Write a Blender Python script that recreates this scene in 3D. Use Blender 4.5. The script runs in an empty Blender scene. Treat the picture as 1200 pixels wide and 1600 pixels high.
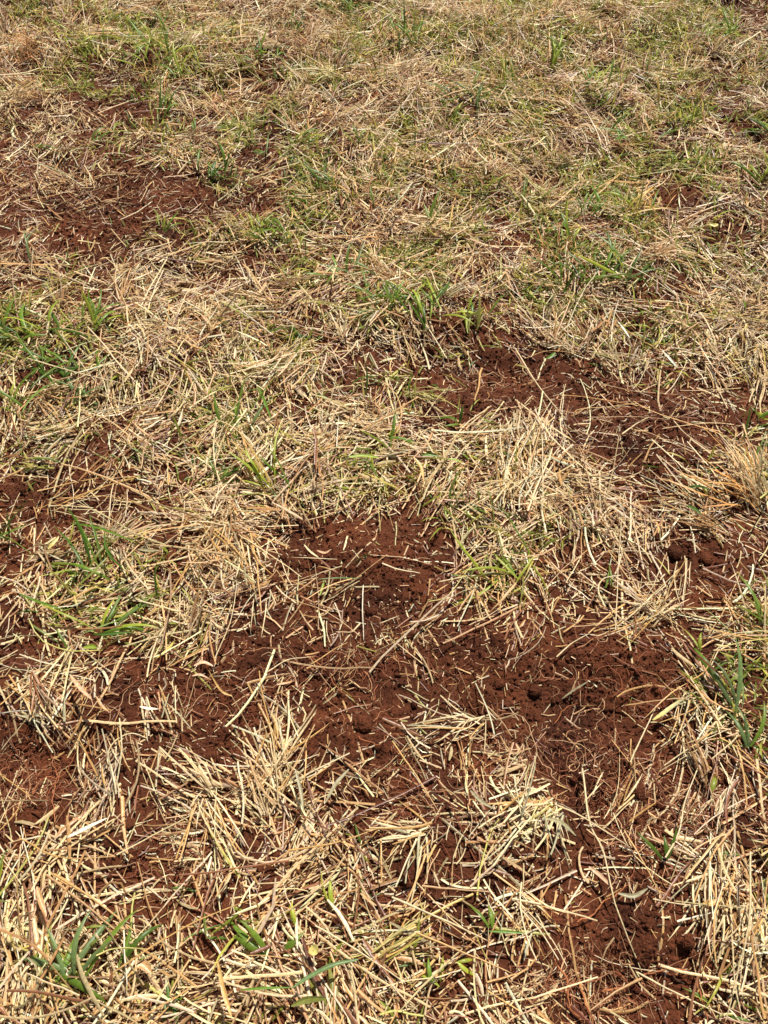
import bpy, math
import numpy as np

# ------------------------------------------------------------------ camera, sky, sun, exposure
SC = bpy.context.scene
CAM_H, PITCH = 1.1, math.radians(54.0)
FOC = 1203.0                      # focal length in pixels of the 1200 x 1600 photograph
cam = bpy.data.cameras.new('camera')
cam.lens = 36.0 * FOC / 1600.0
cam.sensor_width = 36.0
cam.clip_start = 0.02
cam.clip_end = 3000
camo = bpy.data.objects.new('camera', cam)
SC.collection.objects.link(camo)
camo.location = (0, 0, CAM_H)
camo.rotation_euler = (math.radians(90) - PITCH, 0, 0)
SC.camera = camo

SUN_EL, SUN_AZ = math.radians(61), math.radians(24)   # azimuth clockwise from +Y: ahead of the camera, a little right
world = bpy.data.worlds.new('World')
SC.world = world
world.use_nodes = True
wn = world.node_tree.nodes
wl = world.node_tree.links
bg = wn.get('Background') or wn.new('ShaderNodeBackground')
sky = wn.new('ShaderNodeTexSky')
sky.sky_type = 'NISHITA'
sky.sun_disc = False
sky.sun_elevation = SUN_EL
sky.sun_rotation = SUN_AZ
wl.new(sky.outputs[0], bg.inputs['Color'])
bg.inputs['Strength'].default_value = 0.05
sl = bpy.data.lights.new('sun', 'SUN')
sl.energy = 5.0
sl.angle = math.radians(0.5)
sl.color = (1.0, 0.955, 0.88)
so = bpy.data.objects.new('sun', sl)
SC.collection.objects.link(so)
so.rotation_euler = (math.radians(90) - SUN_EL, 0, -SUN_AZ + math.pi)
# a sun lamp shines along its local -Z; tilt it so that it comes from (sin az, cos az, tan el)
from mathutils import Vector
_d = Vector((math.sin(SUN_AZ) * math.cos(SUN_EL), math.cos(SUN_AZ) * math.cos(SUN_EL), math.sin(SUN_EL)))
so.rotation_euler = _d.to_track_quat('Z', 'Y').to_euler()
SC.view_settings.view_transform = 'Standard'
SC.view_settings.look = 'None'
SC.view_settings.gamma = 1
SC.view_settings.exposure = 0.36
SC.cycles.max_bounces = 6

# ------------------------------------------------------------------ helpers
RNG = np.random.default_rng(11)
COL = SC.collection
cP, sP = math.cos(PITCH), math.sin(PITCH)


def px2g(px, py, z=0.0):
    """the ground point (x, y) that stands at a pixel of the photograph"""
    px = np.asarray(px, float); py = np.asarray(py, float)
    u = (px - 600) / FOC
    v = -(py - 800) / FOC
    dy = cP + v * sP
    dz = -sP + v * cP
    t = (CAM_H - z) / -dz
    return u * t, dy * t


def g2px(x, y):
    zc = y * cP + CAM_H * sP
    up = y * sP - CAM_H * cP
    zc = np.maximum(zc, 0.05)
    return 600 + FOC * x / zc, 800 - FOC * up / zc


def pxscale(px, py):
    """pixels per metre at a ground point"""
    x, y = px2g(px, py)
    return FOC / (y * cP + CAM_H * sP)


def hsh(i, j, s):
    n = (i.astype(np.int64) * 374761393 + j.astype(np.int64) * 668265263 + s * 974634777) & 0x7fffffff
    n = ((n ^ (n >> 13)) * 1274126177) & 0x7fffffff
    n = ((n ^ (n >> 15)) * 2246822519) & 0x7fffffff
    return ((n ^ (n >> 16)) & 0xffffff) / float(0xffffff)


def vnoise(x, y, s):
    xi = np.floor(x); yi = np.floor(y)
    fx = x - xi; fy = y - yi
    fx = fx * fx * (3 - 2 * fx); fy = fy * fy * (3 - 2 * fy)
    a = hsh(xi, yi, s); b = hsh(xi + 1, yi, s); c = hsh(xi, yi + 1, s); d = hsh(xi + 1, yi + 1, s)
    return (a * (1 - fx) + b * fx) * (1 - fy) + (c * (1 - fx) + d * fx) * fy


def fbm(x, y, scale, octs, s):
    r = 0; a = 1; t = 0
    for k in range(octs):
        r = r + a * vnoise(x / scale + 13.7 * k, y / scale - 7.1 * k, s + k)
        t += a; a *= .5; scale *= .5
    return r / t


def lumps(x, y, cell, s, keep=.8):
    """rounded crumbs on a jittered grid, height in units of the cell"""
    xi = np.floor(x / cell); yi = np.floor(y / cell)
    out = np.zeros_like(x)
    for i in (-1, 0, 1):
        for j in (-1, 0, 1):
            a = xi + i; b = yi + j
            cx = (a + .1 + .8 * hsh(a, b, s)) * cell
            cy = (b + .1 + .8 * hsh(a, b, s + 1)) * cell
            r = cell * (.22 + .42 * hsh(a, b, s + 2) ** 2) * (hsh(a, b, s + 3) < keep)
            dx = x - cx; dy = y - cy
            th = hsh(a, b, s + 4) * 3.1
            ex = dx * np.cos(th) + dy * np.sin(th); ey = -dx * np.sin(th) + dy * np.cos(th)
            d2 = ex * ex + ey * ey * (1 + 1.2 * hsh(a, b, s + 5))
            out = np.maximum(out, np.sqrt(np.maximum(r * r - d2, 0)))
    return out


# ---- how much straw covers the soil, 50 px cells of the photograph, 0 bare .. 9 thick
COVER = [
 "677678888888888888888742", "766777888888888888856777", "775334774778888888888766", "765335774678888888887554",
 "666566554677887888886545", "554454555778788888776545", "543333444678876677765444", "422233455778887555667555",
 "545566677788788874467667", "666778877788888766755667", "667788888788765577755777", "666778888877732111466655",
 "677677888777731001132532", "767777767777777776421234", "655667778877777878422135", "111456788888888888755578",
 "444456788411247788887776", "345678874112136763254233", "577767874433136662365356", "666666653332234344454466",
 "556645321222332111112456", "466523222222343210002665", "365435224521244211122455", "112456226642254332244344",
 "111346656654233553242344", "654456666666533664433565", "776435677667633653444677", "763324677677633553544578",
 "775457777777755664422377", "876667777777887874300168", "887778888878888854311257", "888888888888888874342466"]
COVER = np.array([[int(c) for c in r] for r in COVER], float)
GREEN = ["334445567676", "243543566544", "011233444554", "001244344431", "322354543321", "431123321121",
         "210312110011", "101323110113", "121001122000", "132000010013", "000000000023", "000000000012",
         "000010110011", "100001110011", "121121111011", "122111110011"]
GREEN = np.array([[int(c) for c in r] for r in GREEN], float)


def samp(grid, cell, px, py):
    h, w = grid.shape
    u = np.clip(px / cell - .5, 0, w - 1.001); v = np.clip(py / cell - .5, 0, h - 1.001)
    i = np.floor(u).astype(int); j = np.floor(v).astype(int)
    fu = u - i; fv = v - j
    return (grid[j, i] * (1 - fu) + grid[j, i + 1] * fu) * (1 - fv) + (grid[j + 1, i] * (1 - fu) + grid[j + 1, i + 1] * fu) * fv


def off_frame(px, py):
    d = np.maximum.reduce([-px, px - 1200, -py, py - 1600, np.zeros_like(px)])
    return np.clip(d / 150, 0, 1)


def cover(x, y):
    px, py = g2px(x, y)
    # warp the cells a little so that no patch has a straight edge
    sc = FOC / (np.maximum(y, 0) * cP + CAM_H * sP)
    px = px + (fbm(x, y, .10, 3, 5) - .5) * .07 * sc
    py = py + (fbm(x, y, .10, 3, 9) - .5) * .045 * sc
    c = samp(COVER, 50, px, py)
    o = off_frame(px, py)
    free = np.clip((fbm(x, y, .55, 4, 21) - .28) * 17, 0, 8.5)
    c = c * (1 - o) + free * o
    fr = np.clip((750 - py) / 500, 0, 1)
    c = c - fr * .95 - .55 * (1 - fr) + (fbm(x, y, .07, 3, 31) - .5) * 4.2 + fr * (fbm(x, y, .09, 3, 35) - .5) * 7.5
    return np.clip(c, 0, 9)


def green(x, y):
    px, py = g2px(x, y)
    g = samp(GREEN, 100, px, py)
    o = off_frame(px, py)
    g = g * np.clip(samp(COVER, 50, px, py) / 5.5, .08, 1) ** 1.5
    g = g * (1 - o) + o * np.clip((fbm(x, y, .8, 3, 41) - .38) * 12, 0, 7)
    return np.clip(g * np.clip((fbm(x, y, .10, 3, 43) - .43) * 11, .06, 2.2), 0, 9)


# ---- relief: (px, py, radius along x px, radius along y px, height m)
HUMPS = [(570, 870, 70, 45, .022), (470, 850, 50, 30, -.012), (720, 1000, 90, 50, .018), (960, 1020, 130, 40, .026),
         (900, 1110, 140, 35, -.016), (70, 1100, 110, 50, .030), (70, 1195, 110, 40, -.022), (1010, 1450, 90, 50, .022),
         (960, 1545, 70, 40, -.02), (770, 590, 110, 30, -.012), (850, 640, 90, 30, .014), (1040, 690, 90, 30, .012),
         (560, 1140, 60, 40, .016), (380, 1060, 80, 60, .016), (760, 1270, 60, 60, .014), (930, 1250, 90, 50, -.018),
         (650, 500, 110, 40, .022), (650, 560, 110, 25, -.010), (110, 550, 110, 60, .026), (150, 640, 70, 25, -.02),
         (930, 420, 90, 40, .024), (1160, 760, 80, 50, .03), (340, 860, 80, 60, .024), (250, 520, 80, 40, .022),
         (1150, 1120, 60, 80, .02), (160, 930, 90, 60, .016), (380, 140, 60, 18, -.03), (160, 125, 70, 14, -.025),
         (250, 90, 160, 30, .03), (720, 170, 80, 25, .03), (820, 60, 160, 40, .03), (80, 90, 70, 30, .035),
         (1120, 15, 80, 12, -.03), (980, 160, 90, 30, .025), (450, 290, 160, 50, .015), (200, 700, 120, 50, .012),
         (840, 1290, 60, 70, .016), (620, 1310, 70, 40, .014), (1150, 540, 60, 40, .025), (130, 1500, 90, 50, .012)]
HC = []
for (a, b, ra, rb, hh) in HUMPS:
    gx, gy = px2g(a, b)
    s_ = pxscale(a, b)
    y0 = px2g(a, b - rb)[1]; y1 = px2g(a, b + rb)[1]
    HC.append((float(gx), float(gy), ra / s_, float(abs(y0 - y1)) / 2, hh * .9))


def smooth_h(x, y):
    h = (fbm(x, y, .45, 3, 51) - .5) * .055 + (fbm(x, y, .13, 2, 57) - .5) * .034 * np.clip(y / 1.6, .35, 1.25)
    for (gx, gy, rx, ry, hh) in HC:
        h = h + hh * np.exp(-((x - gx) / rx) ** 2 - ((y - gy) / ry) ** 2)
    return h


def soil_h(x, y, cv):
    bare = np.clip(1.25 - cv / 6, .25, 1)
    cl = fbm(x, y, .16, 2, 61)
    h = (fbm(x, y, .06, 5, 65) - .5) * .017 + bare * (fbm(x, y, .014, 3, 68) - .5) * .008
    h = h + bare * (lumps(x, y, .026, 71, .28) * .55 * np.clip(cl * 2 - .5, 0, 1)
                    + lumps(x, y, .010, 81, .6) * .6 + lumps(x, y, .0052, 91, .9) * np.clip(1.3 - y * .7, .3, .85)
                    + (fbm(x, y, .006, 3, 97) - .5) * .0035)
    return h


# ------------------------------------------------------------------ mesh from arrays
def mesh_from(name, co, quads, cols, mat, smooth=True, tris=None):
    me = bpy.data.meshes.new(name)
    nv = len(co)
    me.vertices.add(nv)
    me.vertices.foreach_set('co', np.ascontiguousarray(co, np.float32).ravel())
    nq = 0 if quads is None else len(quads)
    nt = 0 if tris is None else len(tris)
    parts = []
    if nq: parts.append(np.ascontiguousarray(quads, np.int32).ravel())
    if nt: parts.append(np.ascontiguousarray(tris, np.int32).ravel())
    li = np.concatenate(parts)
    me.loops.add(len(li))
    me.loops.foreach_set('vertex_index', li)
    me.polygons.add(nq + nt)
    st = np.concatenate([np.arange(nq, dtype=np.int32) * 4, nq * 4 + np.arange(nt, dtype=np.int32) * 3]).astype(np.int32)
    me.polygons.foreach_set('loop_start', st)
    me.polygons.foreach_set('use_smooth', np.full(nq + nt, smooth))
    if cols is not None:
        at = me.color_attributes.new('Col', 'FLOAT_COLOR', 'POINT')
        c4 = np.ones((nv, 4), np.float32); c4[:, :3] = cols
        at.data.foreach_set('color', c4.ravel())
    me.update(calc_edges=True)
    me.materials.append(mat)
    return me


def link(name, me, parent=None, loc=None):
    o = bpy.data.objects.new(name, me)
    COL.objects.link(o)
    if parent is not None: o.parent = parent
    if loc is not None: o.location = loc
    return o


def tag(o, label, cat, group=None, kind=None):
    if label: o['label'] = label
    if cat: o['category'] = cat
    if group: o['group'] = group
    if kind: o['kind'] = kind
    return o


def lin(c):
    c = np.asarray(c, float) / 255
    return np.where(c <= .04045, c / 12.92, ((c + .055) / 1.055) ** 2.4)


# ------------------------------------------------------------------ materials
def new_mat(name):
    m = bpy.data.materials.new(name); m.use_nodes = True
    nt = m.node_tree; nt.nodes.clear()
    return m, nt.nodes, nt.links


def fibre_mat(name, rough, spec, transl, streak, bump):
    m, N, L = new_mat(name)
    out = N.new('ShaderNodeOutputMaterial')
    at = N.new('ShaderNodeVertexColor'); at.layer_name = 'Col'
    geo = N.new('ShaderNodeNewGeometry')
    nz = N.new('ShaderNodeTexNoise'); nz.inputs['Scale'].default_value = 260; nz.inputs['Detail'].default_value = 3
    L.new(geo.outputs['Position'], nz.inputs['Vector'])
    mr = N.new('ShaderNodeMapRange'); mr.inputs[1].default_value = .3; mr.inputs[2].default_value = .7
    mr.inputs[3].default_value = 1 - streak; mr.inputs[4].default_value = 1 + streak * .6
    L.new(nz.outputs[0], mr.inputs[0])
    mx = N.new('ShaderNodeMix'); mx.data_type = 'RGBA'; mx.blend_type = 'MULTIPLY'; mx.inputs[0].default_value = 1
    L.new(at.outputs[0], mx.inputs[6])
    cc = N.new('ShaderNodeCombineColor')
    for k in range(3): L.new(mr.outputs[0], cc.inputs[k])
    L.new(cc.outputs[0], mx.inputs[7])
    bs = N.new('ShaderNodeBsdfPrincipled')
    bs.inputs['Roughness'].default_value = rough
    bs.inputs['Specular IOR Level'].default_value = spec
    L.new(mx.outputs[2], bs.inputs['Base Color'])
    if bump:
        bp = N.new('ShaderNodeBump'); bp.inputs['Strength'].default_value = bump; bp.inputs['Distance'].default_value = .001
        L.new(nz.outputs[0], bp.inputs['Height']); L.new(bp.outputs[0], bs.inputs['Normal'])
    if transl:
        tr = N.new('ShaderNodeBsdfTranslucent'); L.new(mx.outputs[2], tr.inputs['Color'])
        ms = N.new('ShaderNodeMixShader'); ms.inputs[0].default_value = transl
        L.new(bs.outputs[0], ms.inputs[1]); L.new(tr.outputs[0], ms.inputs[2]); L.new(ms.outputs[0], out.inputs[0])
    else:
        L.new(bs.outputs[0], out.inputs[0])
    return m


M_STRAW = fibre_mat('dry_straw', .38, .5, .18, .28, .5)
M_LEAF = fibre_mat('green_leaf', .38, .5, .5, .18, .25)
M_ROOT = fibre_mat('root_fibre', .7, .25, .0, .25, .3)


def soil_mat(name, far=False):
    m, N, L = new_mat(name)
    out = N.new('ShaderNodeOutputMaterial')
    geo = N.new('ShaderNodeNewGeometry')
    bs = N.new('ShaderNodeBsdfPrincipled')
    bs.inputs['Roughness'].default_value = .92
    bs.inputs['Specular IOR Level'].default_value = .18
    n1 = N.new('ShaderNodeTexNoise'); n1.inputs['Scale'].default_value = 9; n1.inputs['Detail'].default_value = 5
    n2 = N.new('ShaderNodeTexNoise'); n2.inputs['Scale'].default_value = 330; n2.inputs['Detail'].default_value = 4
    L.new(geo.outputs['Position'], n1.inputs['Vector']); L.new(geo.outputs['Position'], n2.inputs['Vector'])
    r1 = N.new('ShaderNodeValToRGB')
    r1.color_ramp.elements[0].position = .3; r1.color_ramp.elements[0].color = (.043, .0125, .0052, 1)
    r1.color_ramp.elements[1].position = .72; r1.color_ramp.elements[1].color = (.138, .041, .0160, 1)
    L.new(n1.outputs[0], r1.inputs[0])
    r2 = N.new('ShaderNodeValToRGB')
    r2.color_ramp.elements[0].position = .28; r2.color_ramp.elements[0].color = (.48, .45, .43, 1)
    r2.color_ramp.elements[1].position = .75; r2.color_ramp.elements[1].color = (1.6, 1.58, 1.55, 1)
    L.new(n2.outputs[0], r2.inputs[0])
    mx = N.new('ShaderNodeMix'); mx.data_type = 'RGBA'; mx.blend_type = 'MULTIPLY'; mx.inputs[0].default_value = 1
    L.new(r1.outputs[0], mx.inputs[6]); L.new(r2.outputs[0], mx.inputs[7])
    last = mx.outputs[2]
    if far:
        # past the last modelled straw the field is the same hay over soil, as a colour
        sp = N.new('ShaderNodeSeparateXYZ'); L.new(geo.outputs['Position'], sp.inputs[0])
        ln = N.new('ShaderNodeVectorMath'); ln.operation = 'LENGTH'; L.new(geo.outputs['Position'], ln.inputs[0])
        mr = N.new('ShaderNodeMapRange'); mr.inputs[1].default_value = 6.0; mr.inputs[2].default_value = 7.5
        L.new(ln.outputs['Value'], mr.inputs[0])
        n3 = N.new('ShaderNodeTexNoise'); n3.inputs['Scale'].default_value = 26; n3.inputs['Detail'].default_value = 8
        L.new(geo.outputs['Position'], n3.inputs['Vector'])
        r3 = N.new('ShaderNodeValToRGB')
        r3.color_ramp.elements[0].position = .36; r3.color_ramp.elements[0].color = (.12, .06, .03, 1)
        e = r3.color_ramp.elements.new(.5); e.color = (.36, .27, .13, 1)
        r3.color_ramp.elements[1].position = .68; r3.color_ramp.elements[-1].color = (.26, .28, .08, 1)
        L.new(n3.outputs[0], r3.inputs[0])
        m2 = N.new('ShaderNodeMix'); m2.data_type = 'RGBA'
        L.new(mr.outputs[0], m2.inputs[0]); L.new(last, m2.inputs[6]); L.new(r3.outputs[0], m2.inputs[7])
        last = m2.outputs[2]
    L.new(last, bs.inputs['Base Color'])
    bp = N.new('ShaderNodeBump'); bp.inputs['Strength'].default_value = .9; bp.inputs['Distance'].default_value = .0035
    L.new(n2.outputs[0], bp.inputs['Height']); L.new(bp.outputs[0], bs.inputs['Normal'])
    L.new(bs.outputs[0], out.inputs[0])
    return m


M_SOIL = soil_mat('red_soil', True)
M_CRUMB = soil_mat('red_soil_crumb')

# ------------------------------------------------------------------ ground: one sheet, fine near, out to the horizon
rows = np.concatenate([np.linspace(-1.4, -.06, 40),
                       px2g(0 * np.ones(900), np.linspace(1720, -60, 900))[1],
                       ])
ytop = rows[-1]
rows = np.concatenate([rows, ytop + np.cumsum(.012 * 1.022 ** np.arange(1, 420))])
rows = rows[rows < 900]
u_in = np.linspace(-1.12, 1.12, 760)
st = np.cumsum(.004 * 1.06 ** np.arange(1, 95))
cols_u = np.concatenate([-1.12 - st[::-1], u_in, 1.12 + st])
YY, UU = np.meshgrid(rows, cols_u, indexing='ij')
half = 600 / FOC * (np.maximum(YY, -.2) * cP + CAM_H * sP)
XX = UU * half
gx = XX.ravel(); gy = YY.ravel()
cv = cover(gx, gy)
gz = smooth_h(gx, gy)
near = (gy < 8) & (np.abs(gx) < 6)
hz = np.zeros_like(gx)
hz[near] = soil_h(gx[near], gy[near], cv[near])
gz = gz + hz
far_ = np.clip((np.hypot(gx, gy) - 8) / 40, 0, 1)
gz = gz + far_ * (fbm(gx, gy, 20, 3, 3) - .5) * .6
nr, nc = YY.shape
idx = np.arange(nr * nc).reshape(nr, nc)
q = np.stack([idx[:-1, :-1], idx[:-1, 1:], idx[1:, 1:], idx[1:, :-1]], -1).reshape(-1, 4)
g_me = mesh_from('ground', np.stack([gx, gy, gz], -1), q, None, M_SOIL, True)
ground = link('ground', g_me)
tag(ground, None, None, kind='structure')


# ------------------------------------------------------------------ ribbons: blades, straws, chips, roots
def ribbons(P0, az, el, L, W, side, droop, S, arch=.28, mode='straw', c0=None, c1=None, roll=None, wig=0., follow=None, lay=None, rng=RNG):
    """N blades as arched ribbons. follow: 'ground' lays them on the soil at height lay."""
    n = len(L)
    t = np.linspace(0, 1, S + 1)
    step = (L / S)[:, None]
    a = az[:, None] + side[:, None] * (t[None, :-1] + .5 / S - .5)
    if wig:
        a = a + np.cumsum(rng.normal(0, wig, (n, S)), 1)
    e = el[:, None] - droop[:, None] * (t[None, :-1] + .5 / S)
    d = np.stack([np.cos(e) * np.cos(a), np.cos(e) * np.sin(a), np.sin(e)], -1)
    C = np.concatenate([np.zeros((n, 1, 3)), np.cumsum(d * step[..., None], 1)], 1) + P0[:, None, :]
    if follow == 'ground':
        x = C[..., 0]; y = C[..., 1]
        zs = smooth_h(x[:, [0, -1]].ravel(), y[:, [0, -1]].ravel()).reshape(n, 2)
        base = zs[:, :1] * (1 - t) + zs[:, 1:] * t + lay[:, None] + (C[..., 2] - P0[:, None, 2])
        xf = x.ravel(); yf = y.ravel()
        H = (smooth_h(xf, yf) + soil_h(xf, yf, np.full_like(xf, 4.))).reshape(x.shape)
        C[..., 2] = np.maximum(base, H + .0006 + lay[:, None] * .25)
    elif follow == 'rise':
        x = C[..., 0].ravel(); y = C[..., 1].ravel()
        H = smooth_h(x, y).reshape(n, S + 1) + .004
        C[..., 2] = np.maximum(C[..., 2], H)
    D = np.gradient(C, axis=1)
    D /= np.linalg.norm(D, axis=-1, keepdims=True) + 1e-9
    up = np.zeros_like(D); up[..., 2] = 1
    sd = np.cross(D, up)
    ln = np.linalg.norm(sd, axis=-1, keepdims=True)
    alt = np.stack([-np.sin(a), np.cos(a), 0 * a], -1)
    alt = np.concatenate([alt, alt[:, -1:]], 1)
    sd = np.where(ln > .08, sd / (ln + 1e-9), alt)
    nm = np.cross(sd, D)
    if roll is None: roll = rng.normal(0, .45, n)
    r = roll[:, None, None]
    s2 = sd * np.cos(r) + nm * np.sin(r)
    n2 = nm * np.cos(r) - sd * np.sin(r)
    if mode == 'straw':
        w = np.ones((n, S + 1)) * (1 - .25 * t)
    elif mode == 'leaf':
        w = np.ones((n, S + 1)) * (np.clip(.45 + 2.2 * t, 0, 1) * np.clip((1 - t) * 2.4, .02, 1) ** .8)
    elif mode == 'shred':
        w = (.35 + .65 * np.sin(np.pi * np.clip(t * .9 + .08, 0, 1))) * np.ones((n, 1))
    else:
        w = np.ones((n, S + 1)) * (1 - .6 * t)
    w = w * W[:, None] * .5
    A = C - s2 * w[..., None]
    B = C + n2 * (w * 2 * arch)[..., None]
    E = C + s2 * w[..., None]
    co = np.stack([A, B, E], 2).reshape(-1, 3)
    base = (np.arange(n) * (S + 1) * 3)[:, None, None]
    k = (np.arange(S) * 3)[None, :, None]
    j = np.array([0, 1])[None, None, :]
    v0 = (base + k + j).ravel()
    quads = np.stack([v0, v0 + 1, v0 + 4, v0 + 3], -1)
    if c1 is None: c1 = c0
    cc = c0[:, None, :] * (1 - t)[None, :, None] + c1[:, None, :] * t[None, :, None]
    cc = np.repeat(cc[:, :, None, :], 3, 2).reshape(-1, 3)
    return co, quads, cc, C


def merge(parts):
    co = []; q = []; c = []; o = 0
    for p in parts:
        co.append(p[0]); q.append(p[1] + o); c.append(p[2]); o += len(p[0])
    return np.concatenate(co), np.concatenate(q), np.concatenate(c)


PAL = lin([(232, 202, 150), (212, 168, 110), (148, 98, 64), (186, 168, 122), (116, 68, 46), (236, 212, 176),
           (188, 142, 94), (182, 176, 88)])


def straw_cols(n, x, y, low=False, rng=RNG):
    px, py = g2px(x, y)
    tone = fbm(x, y, .18, 3, 111)
    w = np.tile(np.array([.34, .19, .11, .06, .02, .15, .12, .01]), (n, 1))
    gr = np.clip(green(x, y) / 9, 0, 1)
    top = np.clip((700 - py) / 700, 0, 1)
    left = np.clip((420 - px) / 420, 0, 1) * np.clip((py - 150) / 100, 0, 1) * np.clip((560 - py) / 150, 0, 1)
    w[:, 7] += .26 * gr
    w[:, 3] += .12 * gr + .03 * (tone > .55)
    w[:, 2] += .13 * left + .14 * top
    w[:, 4] += .08 * left
    w[:, 1] += .10 * top
    w[:, 0] += .15 * (tone > .5)
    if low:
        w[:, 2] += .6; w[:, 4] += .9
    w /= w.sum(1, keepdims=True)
    k = (rng.random(n)[:, None] > np.cumsum(w, 1)).sum(1).clip(0, 7)
    c = PAL[k] * (rng.normal(1, .17, n).clip(.5, 1.3)[:, None])
    dirt = (rng.random(n) < .04 + .45 * np.clip(1 - cover(x, y) / 5, 0, 1)) * rng.uniform(.25, .8, n)
    c = c * (1 - dirt[:, None]) + lin((112, 62, 42)) * dirt[:, None]
    return (c * [1.0, .975, .95]).clip(.01, .82)


def scatter(n, x0, x1, y0, y1, fn, rng=RNG):
    """n tries, each kept with probability fn(x, y)"""
    x = rng.uniform(x0, x1, n); y = rng.uniform(y0, y1, n)
    k = rng.random(n) < fn(x, y)
    return x[k], y[k]


def infr(x, y, m=120):
    px, py = g2px(x, y)
    return (px > -m) & (px < 1200 + m) & (py > -m) & (py < 1600 + m)


def density(c):
    return np.clip(.008 + (c / 9) ** 2.0, 0, 1)


def lay_straw(x, y, Lmean, Lsig, wmin, wmax, S, mode, low=False, bunch=True, elsd=.10, thick=.034):
    n = len(x)
    cvr = cover(x, y)
    az = RNG.uniform(0, 2 * math.pi, n)
    if bunch:
        # straws fell in small combed bunches: neighbouring ones share a direction
        cell = .055
        ci = np.floor(x / cell + .6 * vnoise(x / .03, y / .03, 7)); cj = np.floor(y / cell)
        bd = hsh(ci, cj, 131) * 2 * math.pi
        m = hsh(ci, cj, 133) < .62
        m &= RNG.random(n) < .75
        az = np.where(m, bd + RNG.normal(0, .26, n), az)
    L = np.exp(RNG.normal(math.log(Lmean), Lsig, n)).clip(.006, .17)
    W = RNG.uniform(wmin, wmax, n) * np.clip(.7 + L / .12, .75, 1.15)
    el = RNG.normal(0, elsd, n)
    lay = np.abs(RNG.random(n)) ** 1.3 * thick * (cvr / 9) + .001
    if low: lay = lay * .2
    x = x - .5 * L * np.cos(az); y = y - .5 * L * np.sin(az)
    side = RNG.normal(0, .25, n) + (RNG.random(n) < .14) * RNG.normal(0, 1.1, n)
    droop = RNG.normal(0, .12, n)
    c0 = straw_cols(n, x, y, low)
    c1 = c0 * RNG.uniform(.75, 1.12, (n, 1))
    P0 = np.stack([x, y, np.zeros(n)], -1)
    return ribbons(P0, az, el, L, W, side, droop, S, mode=mode, c0=c0, c1=c1, follow='ground', lay=lay, wig=.075,
                   roll=RNG.normal(0, .5, n))


straw_parts = []; chip_parts = []
# inside the photograph
A_in = (-1.75, 1.75, -.06, 3.35)
area = (A_in[1] - A_in[0]) * (A_in[3] - A_in[2])
def pile(x, y): return np.clip(.8 + 3.6 * (fbm(x, y, .055, 2, 171) - .5), .18, 1.4)
def keep_in(x, y): return density(cover(x, y)) * infr(x, y) * pile(x, y)
def keep_in_thin(x, y): return np.clip(.06 + 1.0 * (cover(x, y) / 9) ** 1.45, 0, 1) * infr(x, y) * (.3 + .7 * pile(x, y))
x, y = scatter(int(11200 * area), *A_in, keep_in)
nr_ = y < 1.25
straw_parts.append(lay_straw(x[nr_], y[nr_], .062, .62, .0010, .0034, 6, 'straw'))
straw_parts.append(lay_straw(x[~nr_], y[~nr_], .054, .60, .0013, .0038, 3, 'straw'))
x, y = scatter(int(2300 * area), *A_in, keep_in)
straw_parts.append(lay_straw(x, y, .034, .5, .0026, .0058, 3, 'shred', elsd=.2))
x, y = scatter(int(21000 * area), *A_in, keep_in_thin)
chip_parts.append(lay_straw(x, y, .019, .50, .0012, .0032, 2, 'straw', low=False, elsd=.22, thick=.016))
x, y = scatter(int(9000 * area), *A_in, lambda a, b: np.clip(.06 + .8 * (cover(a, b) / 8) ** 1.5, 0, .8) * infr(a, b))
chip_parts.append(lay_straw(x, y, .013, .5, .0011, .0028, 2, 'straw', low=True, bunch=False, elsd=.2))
# tiny pale flecks everywhere on bare soil
x, y = scatter(int(3600 * area), *A_in, lambda a, b: infr(a, b) * np.clip(1 - cover(a, b) / 7, .1, 1))
chip_parts.append(lay_straw(x, y, .0075, .45, .0008, .0020, 1, 'straw', low=False, bunch=False, elsd=.3))
# around it, for a step to the side
A_out = (-3.3, 3.3, -.7, 6.6)
area_o = (A_out[1] - A_out[0]) * (A_out[3] - A_out[2])
x, y = scatter(int(3600 * area_o), *A_out, lambda a, b: density(cover(a, b)) * ~infr(a, b))
straw_parts.append(lay_straw(x, y, .065, .45, .0035, .0065, 2, 'straw'))
x, y = scatter(int(3200 * area_o), *A_out, lambda a, b: np.clip(.05 + cover(a, b) / 9, 0, 1) * ~infr(a, b))
chip_parts.append(lay_straw(x, y, .026, .45, .003, .006, 1, 'straw', elsd=.2))
# torn crowns: a handful of stalks leaving one root the same way
cx_, cy_ = scatter(int(230 * area), *A_in, keep_in)
nc_ = len(cx_)
kk = RNG.integers(8, 20, nc_)
rep = np.repeat(np.arange(nc_), kk); m_ = len(rep)
d_ = RNG.uniform(0, 6.283, nc_); sp_ = RNG.uniform(.15, .7, nc_)
x = cx_[rep] + RNG.normal(0, .006, m_); y = cy_[rep] + RNG.normal(0, .006, m_)
farr = np.clip(y / 2.5, 0, 1)
az = d_[rep] + RNG.normal(0, 1, m_) * sp_[rep]
L = np.exp(RNG.normal(math.log(.058), .4, m_)).clip(.015, .15)
c0 = straw_cols(m_, cx_[rep], cy_[rep]) ; c0 = .5 * c0 + .5 * c0[np.searchsorted(rep, rep)]
straw_parts.append(ribbons(np.stack([x, y, smooth_h(x, y) + .004 + .018 * RNG.random(m_)], -1), az, RNG.normal(.22 + .4 * farr, .22, m_).clip(0, 1.4), L,
                   RNG.uniform(.0014, .0036, m_), RNG.normal(0, .3, m_), RNG.normal(.45, .3, m_), 5, mode='straw', c0=c0 * .8, c1=c0 * 1.08,
                   follow='rise', wig=.05))
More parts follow.
